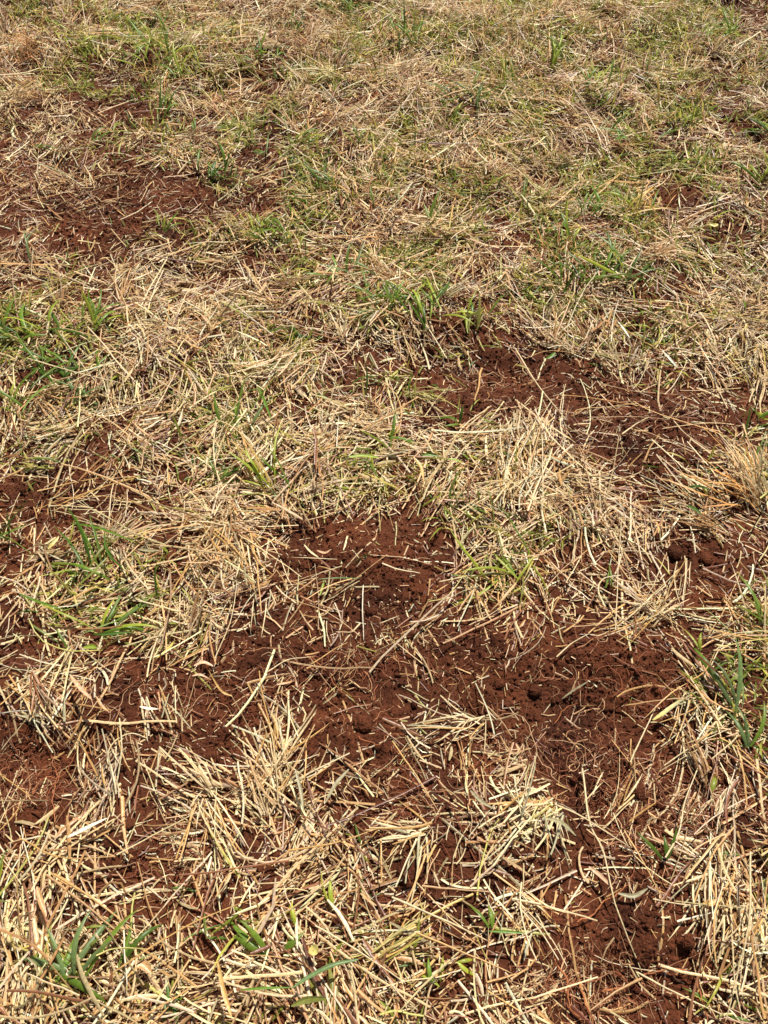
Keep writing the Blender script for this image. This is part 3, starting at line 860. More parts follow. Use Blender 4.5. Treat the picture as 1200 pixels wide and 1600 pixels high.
# root px, direction (deg, image, 90 = down), spread, n, length px, palette, width mm, elevation, label
CLUMPS = [
 ((340, 838), 84, 26, 34, 118, PALE, 3.8, .05, 'pale straw clump fanning downward to the edge of the central bare soil'),
 ((385, 860), 80, 14, 16, 90, PALE, 3.6, .05, 'narrow pale straw sheaf beside the right of the downward fan'),
 ((86, 1136), -95, 34, 34, 74, ['white', 'pale', 'pink', 'grey'], 4.2, .18, 'bleached stubble clump standing above the torn roots at the left edge'),
 ((245, 530), 0, 110, 46, 78, ['pale', 'white', 'pale', 'grey'], 3.8, .15, 'pale straw heap radiating beside the right of the left green tuft'),
 ((640, 1302), 160, 26, 24, 84, PALE, 3.8, .10, 'straw clump bent over to the left above the round clod'),
 ((648, 1325), 112, 14, 14, 80, PALE, 3.4, .08, 'straw sheaf falling downward beside the round clod'),
 ((850, 1262), 135, 34, 34, 100, ['pale', 'grey', 'white', 'yel'], 3.8, .12, 'grey and pale straw clump in the middle of the lower right soil'),
 ((868, 1262), 82, 10, 10, 90, ['pale', 'grey', 'white'], 3.4, .08, 'straws hanging down on the right of the grey and pale clump'),
 ((953, 1258), -58, 14, 9, 96, ['pale', 'pink', 'white'], 3.4, .30, 'torn tuft with its stalks spread like a V in the lower right soil'),
 ((163, 1228), -100, 16, 9, 74, ['pink', 'pale', 'tan'], 3.6, .35, 'pinkish torn stalks standing at the right of the dark lower left soil'),
 ((800, 790), -86, 16, 40, 100, PALE, 3.2, .06, 'upright combed straw sheaf in the hay right of centre'),
 ((1105, 1375), 96, 12, 26, 120, PALE, 3.4, .08, 'straw sheaf hanging down the right side of the bottom right soil'),
 ((1165, 1420), 100, 14, 20, 110, PALE, 3.4, .12, 'straw sheaf falling along the right edge above the corner'),
 ((440, 1172), -95, 24, 16, 96, ['white', 'pale', 'grey'], 4.0, .30, 'pale upright stubble at the left of the lower centre soil'),
 ((420, 1235), -50, 24, 22, 110, PALE, 3.6, .12, 'straw clump pointing up right below the pale upright stubble'),
 ((272, 1150), -88, 16, 12, 78, ['pale', 'white', 'grey'], 3.6, .30, 'small pale stub clump between the two left bare patches'),
 ((790, 1395), 48, 14, 26, 116, PALE, 3.2, .08, 'straws sweeping down right under the grey and pale clump'),
 ((45, 1590), -84, 12, 30, 110, ['gold', 'pale', 'grey', 'tan'], 3.6, .1, 'combed straw swath running up from the bottom left corner'),
 ((1195, 1005), -150, 20, 26, 100, ['yel', 'gold', 'pale', 'olive'], 3.2, .35, 'yellow stiff tuft leaning in from the right edge above the sprout'),
 ((740, 1130), 165, 30, 24, 84, PALE, 3.2, .08, 'loose straw clump spread over the soil at lower centre'),
 ((1010, 950), 170, 22, 26, 90, ['pale', 'gold', 'grey'], 3.0, .10, 'tangled straw bunch just right of the curled pale stem'),
 ((1062, 900), 105, 14, 10, 80, ['pale', 'pink'], 2.8, .2, 'thin straws standing at the right of the tangled bunch'),
 ((760, 905), 120, 40, 24, 76, ['pale', 'grey', 'gold'], 3.0, .12, 'loose straw heap on the left of the right hand green tuft'),
 ((1105, 1165), 60, 40, 26, 90, ['pale', 'pink', 'gold', 'brown'], 3.0, .2, 'straw clump falling below the green sprout by the right edge'),
 ((1075, 1090), 120, 30, 22, 80, ['grey', 'pale', 'gold'], 2.8, .2, 'greyish clump left of the green sprout by the right edge'),
 ((330, 1260), 85, 16, 26, 96, ['tan', 'gold', 'pale'], 3.0, .08, 'brownish combed sheaf in the lower left hay'),
 ((520, 905), 165, 20, 14, 74, ['pale', 'tan'], 2.4, .06, 'scattered straws tailing left from the thin green blade'),
 ((400, 940), 100, 20, 12, 60, ['grey', 'pale'], 2.6, .1, 'grey short straws at the left rim of the central bare soil'),
 ((1105, 790), -160, 20, 20, 110, ['pale', 'grey'], 3.0, .12, 'long straws trailing left from the grey hay tuft at the right edge'),
 ((90, 800), -10, 12, 18, 120, ['tan', 'pale', 'gold'], 2.6, .06, 'level combed straws above the lower left green blades'),
 ((600, 1500), -70, 40, 24, 100, ['gold', 'pale', 'tan'], 3.0, .15, 'crossed straw bunch at bottom centre under the long straws'),
 ((900, 890), 0, 100, 16, 50, ['pale', 'gold'], 2.0, .1, 'small straw cross on the soil right of the right hand green tuft'),
]
for (rt, d0, spr, n, ln, pal, w, el, lab) in CLUMPS:
    clump('straw_clump', 'stalk', rt, d0, spr * 1.2, int(n * .9), ln, [p for p in pal if p != 'white' or rt[0] < 120] + ['pale', 'gold'], w * .72, el, lab, 'straw clump', CL, jit=20)

DT = 'dead grass tufts still rooted'
DRY = [
 ((1178, 800), -125, 26, 70, 110, ['pale', 'grey', 'gold', 'grey'], 2.6, .75, 14, 'large grey hay tuft rooted at the right edge, middle height'),
 ((1165, 585), -105, 50, 46, 66, ['pale', 'grey', 'yel'], 2.4, .8, 26, 'pale bushy tuft at the right edge above the small bare patch'),
 ((45, 105), -95, 60, 50, 44, ['brown', 'tan', 'gold'], 2.4, 1.1, 20, 'rusty upright tuft near the top left corner'),
 ((735, 78), -95, 60, 60, 52, ['yel', 'olive', 'pale'], 2.4, 1.1, 40, 'tall yellow green tuft in the middle of the top edge'),
 ((865, 425), -95, 60, 40, 50, ['brown', 'gold', 'olive'], 2.0, 1.0, 20, 'brown upright tuft left of the upper right green tuft'),
 ((830, 120), -95, 70, 40, 44, ['pale', 'tan', 'olive'], 2.2, 1.1, 30, 'straw coloured upright tuft at upper right under the top edge'),
 ((245, 130), -95, 70, 40, 36, ['yel', 'gold', 'olive'], 2.2, 1.0, 24, 'yellowish tuft at upper left behind the dark hollow'),
 ((950, 70), -95, 70, 40, 40, ['yel', 'tan', 'olive'], 2.2, 1.1, 34, 'yellowish tuft left of the top right bare strip'),
 ((560, 330), -95, 80, 36, 40, ['brown', 'tan', 'pale'], 2.0, 1.0, 26, 'thin brown upright stubble patch above the centre'),
 ((1010, 330), -95, 80, 34, 46, ['yel', 'gold', 'olive'], 2.2, .9, 26, 'golden tuft around the green leaves below the upper right corner area'),
]
for (rt, d0, spr, n, ln, pal, w, el, jit, lab) in DRY:
    clump('dead_grass_tuft', 'stalk', rt, d0, spr, n, ln, pal, w, el, lab, 'grass tuft', DT, up=True, jit=jit, leafy=.6)

# ---- green tufts: root px, direction, spread, n, length px, palette, width mm, elevation, jitter px, label
GT = 'green grass tufts regrowing in the hay'
GREENS = [
 ((60, 545), -130, 50, 14, 62, ['green', 'dgreen', 'lime'], 6.0, .6, 26, 'broad leaved tuft at the upper left rim of the big left patch'),
 ((120, 600), -160, 60, 16, 66, ['dgreen', 'green'], 5.6, .5, 24, 'dark green tuft in the heart of the big left patch'),
 ((30, 650), -80, 60, 10, 48, ['lime', 'green', 'olive'], 5.0, .7, 16, 'light green tuft touching the left edge below the big left patch'),
 ((135, 640), -60, 60, 8, 44, ['dgreen', 'blue'], 5.6, .5, 12, 'shaded dark tuft at the bottom of the big left patch'),
 ((165, 545), -80, 50, 9, 50, ['green', 'lime'], 4.6, .8, 12, 'bright small tuft beside the pale straw heap at left'),
 ((375, 680), -90, 40, 5, 56, ['green', 'blue'], 5.2, .8, 14, 'few upright leaves standing in the hay left of centre'),
 ((350, 765), -60, 50, 5, 44, ['dgreen', 'green'], 5.0, .5, 10, 'small dark tuft left of the arching green tuft in the middle'),
 ((432, 775), -130, 22, 12, 72, ['green', 'lime', 'yel'], 5.0, .7, 12, 'arching green tuft leaning left near the middle of the hay'),
 ((540, 450), -110, 60, 10, 40, ['green', 'blue'], 4.6, .7, 20, 'green tuft just left of the big dark shaded tuft'),
 ((600, 500), -110, 60, 12, 40, ['green', 'dgreen'], 4.6, .7, 20, 'green tuft on the lower left of the shaded hummock above centre'),
 ((665, 515), -85, 50, 14, 52, ['green', 'lime', 'dgreen'], 4.6, .9, 22, 'largest upright green tuft on the shaded hummock above centre'),
 ((725, 525), -60, 50, 10, 44, ['lime', 'green', 'olive'], 4.8, .6, 16, 'yellow green tuft at the right end of the shaded hummock'),
 ((480, 548), -130, 50, 4, 34, ['dgreen'], 6.0, .3, 6, 'tiny dark green tuft in the hay above the centre'),
 ((720, 668), -90, 60, 3, 34, ['dgreen', 'green'], 4.4, .6, 2, 'three leaved dark seedling below the dark bare patch'),
 ((610, 695), -60, 60, 4, 30, ['green', 'lime'], 4.6, .5, 5, 'little green sprig in the hay below the centre'),
 ((175, 905), -110, 40, 7, 82, ['green', 'dgreen', 'olive'], 4.8, .6, 20, 'long bladed tuft in the lower left hay, upper of the two'),
 ((165, 1000), -60, 50, 9, 62, ['green', 'blue', 'lime'], 5.4, .5, 14, 'broken leaved tuft in the lower left hay, lower of the two'),
 ((15, 860), -60, 40, 7, 54, ['green', 'dgreen'], 4.4, .7, 10, 'dark slender tuft on the left edge in the lower left hay'),
 ((805, 905), -120, 50, 14, 66, ['green', 'lime', 'olive', 'pale'], 4.4, .55, 18, 'right hand green tuft between the two bare soil areas'),
 ((945, 930), -85, 20, 2, 32, ['green'], 5.0, .9, 2, 'small green leaf inside the curled pale stem'),
 ((1140, 1118), -95, 18, 4, 66, ['green', 'lime', 'blue'], 7.0, 1.0, 6, 'tall green sprout with two folded leaves near the right edge'),
 ((1115, 1075), -130, 14, 2, 46, ['lime', 'green'], 8.0, .7, 3, 'bright folded leaf pair leaning left of the tall green sprout'),
 ((1152, 1180), -92, 10, 4, 56, ['blue', 'green'], 6.0, .9, 5, 'bluish upright blades below the tall green sprout'),
 ((1106, 1243), -50, 20, 1, 26, ['lime'], 7.0, .5, 1, 'single small leaf on the pale jointed stalk near the right edge'),
 ((1190, 985), -110, 40, 9, 56, ['yel', 'olive', 'green'], 4.0, .9, 8, 'yellow green tuft half out of the right edge above the sprout'),
 ((1085, 1030), -60, 30, 2, 24, ['lime'], 6.0, .6, 2, 'small light leaf under the level golden straw near the right edge'),
 ((1035, 1345), -85, 18, 3, 42, ['dgreen', 'blue'], 6.5, 1.0, 4, 'dark green stub in the shade of the lower right soil'),
 ((1182, 665), -95, 60, 5, 28, ['green', 'lime'], 4.6, .7, 3, 'star shaped seedling at the right edge beside the small bare patch'),
 ((125, 1530), -80, 48, 9, 74, ['green', 'lime', 'blue'], 7.4, .55, 12, 'broad leaved green plant at the bottom left'),
 ((205, 1510), -85, 20, 4, 46, ['dgreen', 'green'], 5.6, .8, 6, 'narrow dark blades right of the broad leaved bottom left plant'),
 ((14, 1405), -85, 15, 3, 44, ['green', 'lime'], 4.4, 1.0, 4, 'small green shoot at the left edge above the combed swath'),
 ((420, 1500), -150, 24, 3, 50, ['lime', 'green'], 8.5, .45, 4, 'bright two leaved shoot pointing left at bottom centre left'),
 ((448, 1490), -50, 18, 2, 40, ['green', 'dgreen'], 7.5, .6, 3, 'dark leaf pair right of the bright two leaved shoot'),
 ((470, 1455), -95, 8, 2, 40, ['lime'], 5.0, 1.1, 3, 'slim upright light blade above the dark leaf pair at bottom'),
 ((522, 1425), -100, 10, 2, 48, ['lime', 'green'], 5.0, 1.1, 3, 'tall slim blade standing in the hay left of the round clod'),
 ((680, 1540), -110, 50, 4, 34, ['green', 'lime'], 6.0, .5, 6, 'small pale leaved shoot at bottom centre right'),
 ((712, 1505), -20, 30, 2, 26, ['lime'], 7.0, .3, 2, 'single oval light leaf lying right of the long bottom straw'),
 ((765, 1452), -80, 30, 3, 32, ['green', 'olive'], 6.0, .6, 4, 'green leaf in the shade below the thick level straw'),
 ((520, 1580), -110, 40, 3, 44, ['olive', 'green'], 6.0, .5, 6, 'olive blades at the bottom edge left of centre'),
 ((270, 1598), -85, 25, 4, 44, ['green', 'dgreen'], 5.6, .8, 7, 'green blades cut by the bottom edge at left'),
 ((900, 455), -95, 60, 16, 46, ['green', 'olive', 'dgreen'], 3.8, .9, 20, 'left half of the upper right green tuft, narrow bladed'),
 ((960, 455), -110, 60, 14, 58, ['green', 'lime', 'dgreen'], 5.0, .75, 16, 'right half of the upper right green tuft with broad drooping blades'),
 ((985, 345), -60, 60, 12, 50, ['lime', 'yel', 'green'], 4.8, .6, 16, 'lime green tuft above the upper right green tuft'),
 ((925, 345), -95, 50, 8, 38, ['green', 'lime'], 4.4, .9, 12, 'slim green tuft above and left of the lime green one'),
 ((1000, 240), -40, 60, 12, 44, ['lime', 'green', 'yel'], 4.6, .5, 20, 'lime tuft with a flat broad leaf in the upper right quarter'),
 ((950, 225), -60, 60, 9, 34, ['green', 'dgreen'], 4.4, .5, 14, 'darker tuft touching the left of the lime tuft at upper right'),
 ((1065, 175), -70, 60, 12, 38, ['lime', 'yel', 'green'], 4.0, .8, 16, 'yellow green tuft in the upper right quarter'),
 ((1195, 240), -120, 50, 12, 44, ['green', 'dgreen'], 5.0, .6, 10, 'dark green tuft cut by the right edge near the top'),
 ((1190, 300), -110, 50, 10, 48, ['lime', 'green'], 4.6, .6, 10, 'light green tuft cut by the right edge below the dark one'),
 ((1130, 75), -60, 60, 12, 40, ['lime', 'green'], 4.4, .5, 14, 'spreading green tuft below the top right bare strip'),
 ((925, 160), -90, 45, 9, 40, ['lime', 'green'], 4.2, .9, 9, 'slim lime tuft at upper right between hay and brown stubble'),
 ((858, 120), -90, 35, 12, 50, ['lime', 'green'], 4.4, 1.0, 9, 'bright upright green tuft at upper right under the yellow hay'),
 ((788, 155), -90, 40, 10, 54, ['lime', 'yel', 'green'], 4.4, 1.0, 8, 'tall bright blades beside the round shaded tuft near the top'),
 ((715, 185), -90, 60, 18, 44, ['green', 'lime', 'dgreen'], 4.2, .8, 20, 'round green tuft with shaded foot near the top centre'),
 ((635, 82), -90, 45, 14, 44, ['green', 'dgreen'], 4.2, .9, 14, 'dark spiky tuft near the top centre'),
 ((540, 22), -90, 60, 14, 30, ['green', 'dgreen'], 4.2, .7, 18, 'dark low tuft at the top edge left of centre'),
 ((465, 52), -90, 55, 9, 28, ['green', 'dgreen'], 4.0, .8, 8, 'small dark tuft under the top edge left of the low one'),
 ((410, 98), -80, 60, 16, 34, ['blue', 'green', 'lime'], 5.2, .6, 16, 'bluish green tuft behind the dark hollow at upper left centre'),
 ((255, 85), -90, 55, 16, 40, ['lime', 'green'], 4.2, .8, 20, 'bright tuft at the upper left in front of the top edge'),
 ((220, 108), -120, 50, 12, 36, ['lime', 'green'], 4.2, .7, 12, 'lime tuft beside the dark hollow at upper left'),
 ((275, 125), -90, 50, 12, 44, ['green', 'lime'], 4.4, .8, 16, 'green tuft right of the dark hollow at upper left'),
 ((120, 90), -90, 60, 12, 30, ['lime', 'yel'], 4.0, .7, 20, 'pale lime tuft between the rusty tuft and the dark hollow'),
 ((255, 190), -90, 25, 6, 44, ['dgreen', 'green'], 4.4, .9, 5, 'thin dark tuft below the green tuft at upper left'),
 ((345, 290), -90, 60, 14, 32, ['green', 'dgreen'], 5.0, .5, 13, 'dark green rosette in the upper left quarter'),
 ((312, 228), -90, 25, 3, 34, ['blue', 'green'], 5.0, .8, 3, 'bluish leaf pair above the dark green rosette'),
 ((55, 240), 10, 15, 2, 36, ['green'], 5.0, .25, 2, 'single flat green blade at upper left on brown stubble'),
 ((150, 230), -60, 30, 4, 24, ['lime', 'green'], 5.0, .5, 5, 'tiny lime leaves right of the single flat blade'),
 ((178, 212), -40, 20, 2, 32, ['lime'], 5.0, .5, 3, 'pale green leaf above the tiny lime leaves'),
 ((262, 385), -50, 22, 3, 32, ['lime', 'green'], 5.0, .7, 3, 'lone lime sprig in the brown hay above the left patch'),
 ((58, 430), -100, 14, 2, 44, ['blue', 'green'], 5.2, 1.0, 2, 'lone upright bluish leaf below the upper left bare patch'),
 ((470, 240), -50, 50, 7, 32, ['green', 'lime'], 4.4, .6, 9, 'small leafy tuft left of the centre in the upper hay'),
 ((410, 262), -140, 40, 4, 34, ['green', 'blue'], 4.6, .4, 6, 'low spreading leaves left of the small leafy tuft'),
 ((520, 305), -140, 26, 7, 44, ['dgreen', 'blue'], 4.4, .6, 8, 'dark narrow blades leaning left in the upper middle hay'),
 ((600, 335), -100, 60, 9, 36, ['green', 'olive'], 4.4, .6, 20, 'olive tuft right of the dark narrow blades'),
 ((672, 368), -70, 20, 3, 42, ['green', 'lime'], 4.8, .7, 4, 'long light leaf leaning right above the shaded hummock'),
 ((425, 385), -130, 50, 8, 38, ['lime', 'green'], 4.6, .6, 14, 'lime leaves in the pale hay at upper left centre'),
 ((560, 240), -90, 40, 5, 30, ['lime', 'green'], 4.2, .8, 9, 'thin lime shoots in the upper middle hay'),
 ((900, 20), -90, 55, 14, 34, ['lime', 'green'], 4.0, .9, 22, 'light green tuft on the top edge right of centre'),
 ((820, 22), -90, 50, 16, 40, ['lime', 'green'], 4.2, 1.0, 20, 'bright green tuft on the top edge, tallest there'),
 ((1000, 30), -90, 55, 12, 34, ['lime', 'yel'], 4.0, .9, 22, 'yellow green tuft on the top edge beside the bare strip'),
 ((880, 400), -90, 30, 6, 38, ['green', 'lime'], 4.4, .9, 8, 'few green blades in the brown tuft at the right'),
 ((820, 330), -110, 50, 8, 34, ['green', 'lime'], 4.4, .7, 12, 'light tuft left of the small bare spot at right of centre top'),
 ((1110, 360), -60, 30, 3, 22, ['lime', 'yel'], 5.5, .5, 3, 'tiny yellow green leaves on brown hay near the right edge'),
]
for (rt, d0, spr, n, ln, pal, w, el, jit, lab) in GREENS:
    clump('green_tuft' if n > 3 else 'green_shoot', 'blade', rt, d0, spr, n, ln * (1.35 if rt[1] < 420 else 1.5), pal, w * (.9 if rt[1] > 700 else 1.15), el * (1.05 - .5 * rt[1] / 1600), lab,
          'grass tuft' if n > 3 else 'shoot', GT if n > 3 else 'small green shoots', mat=M_LEAF, up=True, jit=jit, leafy=1., droop=(.1, .1))


# ---- single leaves lying flat
def leaf(pts, w, col, h, label, cat='leaf', name='fallen_leaf', group='single leaves on the hay', mat=None, cup=.25):
    w = w * (.7 if col in ('grey', 'white', 'pink', 'blue') else .85)
    P = catmull(lift(pts, h, h), 7)
    n = len(P); t = np.linspace(0, 1, n)
    D = np.gradient(P, axis=0); D /= np.linalg.norm(D, axis=1, keepdims=True)
    sd = np.cross(D, [0, 0, 1.]); sd /= np.linalg.norm(sd, axis=1, keepdims=True)
    tw = np.linspace(RNG.normal(0, .4), RNG.normal(0, .4), n)[:, None]
    nm = np.cross(sd, D); s2 = sd * np.cos(tw) + nm * np.sin(tw); n2 = nm * np.cos(tw) - sd * np.sin(tw)
    hw = w * .0005 * np.clip(np.sin(np.pi * (t * .93 + .05)) ** .6, .04, 1) * (1 + RNG.normal(0, .04, n))
    offs = np.array([-1, -.5, 0, .5, 1.]); hgt = np.array([cup, cup * .4, -.12, cup * .4, cup])
    V = P[:, None] + (s2[:, None] * offs[None, :, None] + n2[:, None] * hgt[None, :, None]) * hw[:, None, None]
    i = np.arange(n - 1)[:, None] * 5; j = np.arange(4)[None]
    q = np.stack([i + j, i + j + 1, i + 6 + j, i + 5 + j], -1).reshape(-1, 4)
    c = lin(COLS[col]) * np.array([1, 1, 1.35, 1, 1])[None, :, None] * (1 + RNG.normal(0, .06, (n, 1, 1)))
    place(name, (V.reshape(-1, 3), q, c.reshape(-1, 3).clip(0, .85)), mat or M_LEAF, label, cat, group)


LEAVES = [
 ([(545, 714), (568, 712), (592, 715)], 9, 'lime', .025, 'bright green leaf lying level in the hay left of centre'),
 ([(660, 712), (672, 710), (686, 713)], 9, 'green', .025, 'short green leaf right of the level bright one'),
 ([(697, 718), (708, 718), (722, 722)], 7, 'lime', .02, 'light leaf just right of the short green leaf'),
 ([(560, 1499), (520, 1508), (480, 1528), (455, 1545)], 7.5, 'blue', .03, 'long wide blue green blade curving down at bottom centre'),
 ([(375, 1547), (410, 1544), (455, 1543)], 3.4, 'green', .03, 'narrow green stem running level into the wide blue green blade'),
 ([(510, 1560), (480, 1562), (455, 1572)], 9, 'olive', .022, 'olive leaf lying under the wide blue green blade'),
 ([(497, 905), (530, 903), (561, 904)], 3.8, 'blue', .012, 'thin green blade lying level across the central bare soil'),
 ([(500, 930), (504, 917), (507, 905)], 4.4, 'lime', .010, 'short green blade hanging below the left end of the thin green blade'),
 ([(110, 817), (155, 825), (213, 848)], 4.6, 'green', .04, 'long green blade slanting down across the lower left hay'),
 ([(163, 832), (168, 862), (195, 892)], 4.4, 'dgreen', .04, 'dark green blade crossing under the long slanting one'),
 ([(30, 928), (65, 942), (100, 953)], 4.6, 'green', .035, 'green blade pointing left in the lower left hay'),
 ([(167, 872), (140, 900), (106, 928)], 7.0, 'olive', .035, 'olive blade rising to the right in the lower left hay'),
 ([(215, 858), (232, 860), (248, 860)], 7.0, 'grey', .03, 'pale grey green leaf lying level in the lower left hay'),
 ([(145, 991), (175, 990), (208, 988)], 6.0, 'dgreen', .03, 'folded dark blade lying level over the lower left tuft'),
 ([(130, 1012), (145, 1010), (152, 1012)], 8.0, 'lime', .03, 'light green leaf tip left of the folded dark blade'),
 ([(878, 1092), (897, 1078), (920, 1064)], 4.6, 'grey', .008, 'grey green blade lying alone on the bare mound right of centre'),
 ([(1020, 1125), (1040, 1112), (1062, 1094)], 7.5, 'yel', .016, 'pale split leaf joined to the level tan stalk'),
 ([(920, 1354), (938, 1368), (958, 1388)], 7.5, 'pink', .014, 'wide pale leaf strip beside the longest stalk at lower right'),
 ([(966, 1396), (990, 1400), (1012, 1388)], 8.0, 'grey', .014, 'crumpled grey green leaf beside the root tangle at lower right'),
 ([(1098, 1412), (1112, 1411), (1128, 1406)], 8.0, 'gold', .014, 'golden leaf sheath at the end of the slim level straw'),
 ([(735, 1235), (750, 1250), (770, 1263)], 7.0, 'grey', .03, 'grey curling leaf at the top of the grey and pale clump'),
 ([(850, 1278), (878, 1286), (900, 1306)], 7.5, 'grey', .03, 'drooping grey leaf on the right of the grey and pale clump'),
 ([(462, 1202), (470, 1235), (474, 1268)], 7.0, 'grey', .03, 'hanging grey leaf left of the lower centre soil'),
 ([(545, 1202), (525, 1225), (508, 1255)], 7.5, 'grey', .025, 'grey green leaf slanting down left of the lower centre soil'),
 ([(775, 0), (771, 3), (766, 8)], 6, 'lime', .03, 'small lime leaf cut by the top edge right of centre'),
 ([(646, 714), (658, 730), (662, 752)], 7.0, 'gold', .03, 'yellow dead leaf hanging in the hay below the centre'),
 ([(303, 1040), (318, 1035), (335, 1042)], 8.0, 'pink', .012, 'wide pale dead leaf on the left centre soil'),
 ([(300, 1056), (312, 1054), (326, 1060)], 5.5, 'pink', .012, 'narrow pinkish leaf below the wide pale dead leaf'),
 ([(326, 1047), (345, 1078), (363, 1088)], 4.0, 'gold', .012, 'curved tan leaf strip trailing right of the wide pale dead leaf'),
 ([(495, 860), (508, 864), (518, 858)], 7.0, 'pink', .01, 'curled pink brown leaf on the upper part of the central bare soil'),
 ([(475, 851), (485, 862), (498, 871)], 4.6, 'pale', .01, 'folded pale leaf left of the curled pink brown one'),
 ([(110, 1055), (125, 1075), (143, 1093)], 9.0, 'pink', .03, 'broad tan dead leaf on top of the bleached left stubble'),
 ([(150, 1088), (158, 1102), (170, 1112)], 5.5, 'tan', .014, 'small tan dead leaf on soil right of the bleached left stubble'),
 ([(218, 1104), (232, 1107), (248, 1108)], 6.5, 'white', .02, 'short wide white blade on straw at the left of the lower soil'),
 ([(105, 1308), (130, 1296), (168, 1278)], 7.5, 'white', .02, 'broad white leaf strip below the lower left bare soil'),
 ([(75, 858), (82, 850), (92, 838)], 7.0, 'yel', .03, 'yellow leaf curled on the soil at the left edge'),
 ([(487, 1478), (490, 1483), (496, 1490)], 16, 'yel', .03, 'round yellow leaf in the bottom hay'),
 ([(213, 1510), (224, 1508), (236, 1520)], 12, 'tan', .02, 'broken tan leaf piece right of the bottom left green leaves'),
 ([(340, 1500), (350, 1550), (362, 1590)], 6.5, 'gold', .03, 'long golden leaf strip hanging in the bottom left hay'),
 ([(58, 1385), (64, 1410), (72, 1432)], 8.0, 'tan', .03, 'wide tan strip beside the two thick parallel straws'),
 ([(965, 502), (975, 515), (984, 528)], 6.5, 'white', .025, 'white split husk below the upper right green tuft'),
 ([(940, 474), (946, 488), (952, 498)], 6.5, 'grey', .025, 'grey husk left of the white split husk'),
 ([(1035, 548), (1048, 562), (1060, 575)], 6.5, 'white', .025, 'white forked husk above the small right bare patch'),
 ([(315, 492), (322, 500), (330, 508)], 8.0, 'pink', .03, 'short pinkish sheath in the upper left pale heap'),
 ([(980, 218), (975, 214), (960, 219)], 9.0, 'green', .03, 'flat spoon shaped green leaf at upper right'),
 ([(1110, 350), (1116, 352), (1122, 350)], 12.0, 'yel', .03, 'pale yellow leaf beside the tiny yellow green leaves at right'),
 ([(1165, 418), (1180, 424), (1199, 425)], 7.0, 'blue', .03, 'bluish green blade at the right edge above the pale bushy tuft'),
 ([(853, 560), (862, 556), (868, 551)], 9.0, 'green', .02, 'small green leaf above the dark bare patch'),
 ([(1075, 762), (1092, 760), (1118, 768)], 7.0, 'dgreen', .012, 'dark green blade in shade left of the grey hay tuft'),
 ([(1073, 790), (1085, 795), (1096, 804)], 7.0, 'dgreen', .02, 'small dark blade below the shaded one, left of the grey hay tuft'),
 ([(765, 1455), (790, 1456), (820, 1458)], 4.0, 'green', .03, 'narrow green blade lying level in the bottom centre hay'),
 ([(404, 605), (414, 628), (424, 655)], 6.0, 'green', .03, 'green blade slanting down in the hay left of centre'),
 ([(438, 790), (450, 800), (478, 775)], 0, 'grey', .03, ''),
]
for pts, w, col, h, lab in LEAVES:
    if w: leaf(pts, w, col, h, lab, mat=M_LEAF if col in ('lime', 'green', 'dgreen', 'blue', 'olive', 'grey') else M_STRAW)


# ---- clods of soil big enough to point at
def icosphere(sub):
    V = [tuple(v) for v in ICO]; F = [tuple(f) for f in ICF]
    for _ in range(sub):
        mid = {}; NF = []
        def m(a, b):
            k = (min(a, b), max(a, b))
            if k not in mid:
                p = np.array(V[a]) + np.array(V[b]); p /= np.linalg.norm(p); V.append(tuple(p)); mid[k] = len(V) - 1
            return mid[k]
        for a, b, c in F:
            ab, bc, ca = m(a, b), m(b, c), m(c, a)
            NF += [(a, ab, ca), (b, bc, ab), (c, ca, bc), (ab, bc, ca)]
        F = NF
    return np.array(V), np.array(F)


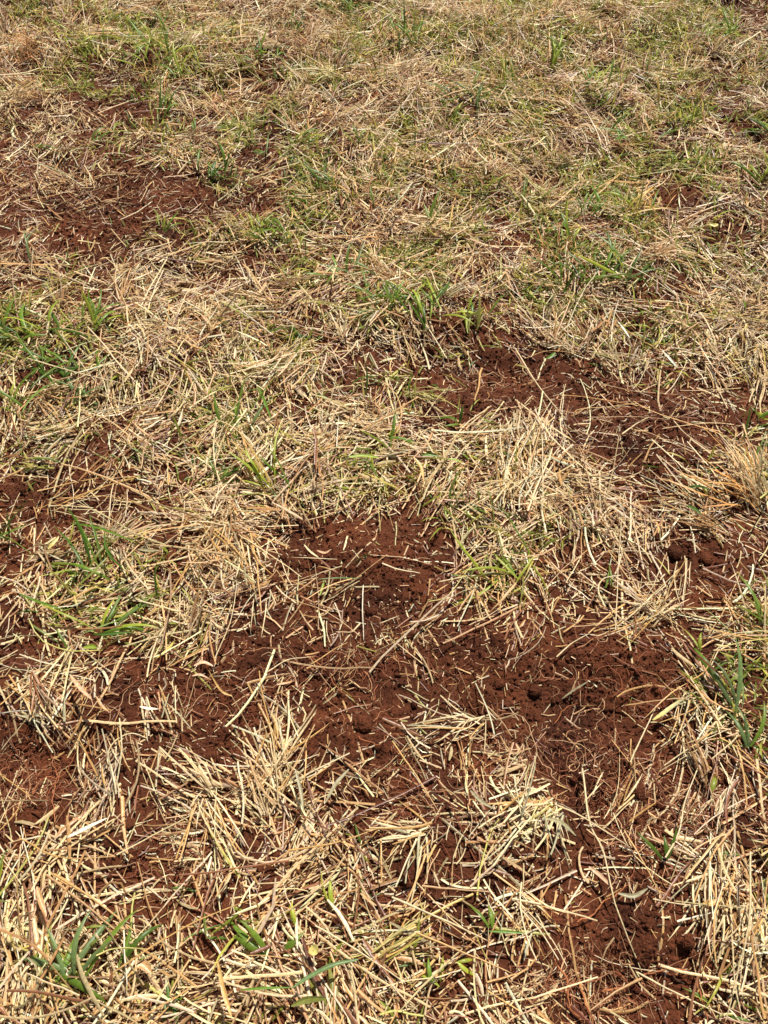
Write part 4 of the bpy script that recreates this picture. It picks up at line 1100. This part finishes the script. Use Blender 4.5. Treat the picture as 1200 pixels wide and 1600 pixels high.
SV, SF = icosphere(4)
CLODS = [
 ((1072, 1472), 13, 1.5, 'upright brown clod in the bottom right soil, tallest there'),
 ((1133, 1540), 13, 1.1, 'smooth oval clod beside the tall pale stalks at bottom right'),
 ((640, 1365), 22, .8, 'large round pale brown clod below the bent over straw clump'),
 ((1088, 1492), 9, .9, 'small clod touching the foot of the upright brown one'),
 ((568, 1133), 17, .7, 'flat brown clod at the lower centre of the bare soil'),
 ((590, 1165), 10, .7, 'small clod just below the flat brown one'),
 ((765, 1130), 10, .9, 'clod under the tan stalk that curves to the lower right clump'),
 ((835, 1080), 12, .8, 'clod at the left end of the bare mound right of centre'),
 ((840, 1122), 14, .8, 'broad low clod below the bare mound right of centre'),
 ((1000, 1235), 16, .8, 'reddish clod in the roots right of the V shaped torn tuft'),
 ((780, 1070), 9, .9, 'knobbly clod on soil above the loose lower centre straw'),
 ((180, 1318), 14, .6, 'flat clod among straws at the lower left'),
 ((203, 1443), 9, .9, 'round clod beside the two thick parallel straws at bottom left'),
 ((500, 1502), 11, .9, 'dark red clod in the bottom centre hay'),
 ((580, 955), 10, .8, 'brown clod just right of the bright white straw'),
 ((905, 965), 9, .8, 'small clod left of the straw lying below the curled stem'),
 ((1050, 870), 12, .8, 'clod on the right hand bare ground above the tangled straw bunch'),
 ((1100, 880), 10, .8, 'clod at the right hand bare ground near the edge'),
 ((60, 1255), 9, .8, 'small clod in the torn roots at lower left'),
 ((105, 1190), 12, .9, 'crumbly clod under the bleached stubble ledge'),
 ((770, 590), 9, .9, 'dark clod in the bare patch right of centre'),
 ((985, 830), 9, .6, 'clod in hay above the right hand bare ground'),
]
for k, ((a, b), rpx, tall, lab) in enumerate(CLODS):
    s = float(pxscale(a, b)); r = rpx / s * .9
    X, Y = [float(v) for v in px2g(a, b)]
    v = SV * [1, .85 + .3 * RNG.random(), tall]
    th = RNG.uniform(0, 6.28)
    v = np.stack([v[:, 0] * math.cos(th) - v[:, 1] * math.sin(th), v[:, 0] * math.sin(th) + v[:, 1] * math.cos(th), v[:, 2]], -1)
    w = v * 40
    nz = (fbm(v[:, 0] + v[:, 2] * .7 + k * 9, v[:, 1] - v[:, 2] * .6, .9, 3, 201) - .5) * .7
    nz2 = lumps(v[:, 0] * 1.0 + k * 7 + v[:, 2] * .4, v[:, 1] + v[:, 2] * .8, .28, 211) * .5 + (fbm(v[:, 0] * 1.3 + k, v[:, 1] + v[:, 2], .12, 2, 205) - .5) * .16
    v = v * (1 + nz + nz2)[:, None] * r
    z = float(smooth_h(np.array([X]), np.array([Y]))[0])
    o = link('soil_clod', mesh_from('soil_clod', v + [0, 0, r * tall * .35], None, None, M_CRUMB, True, tris=SF), None, (X, Y, z))
    tag(o, lab, 'clod', 'clods of red soil')
print('objects', len(bpy.data.objects))
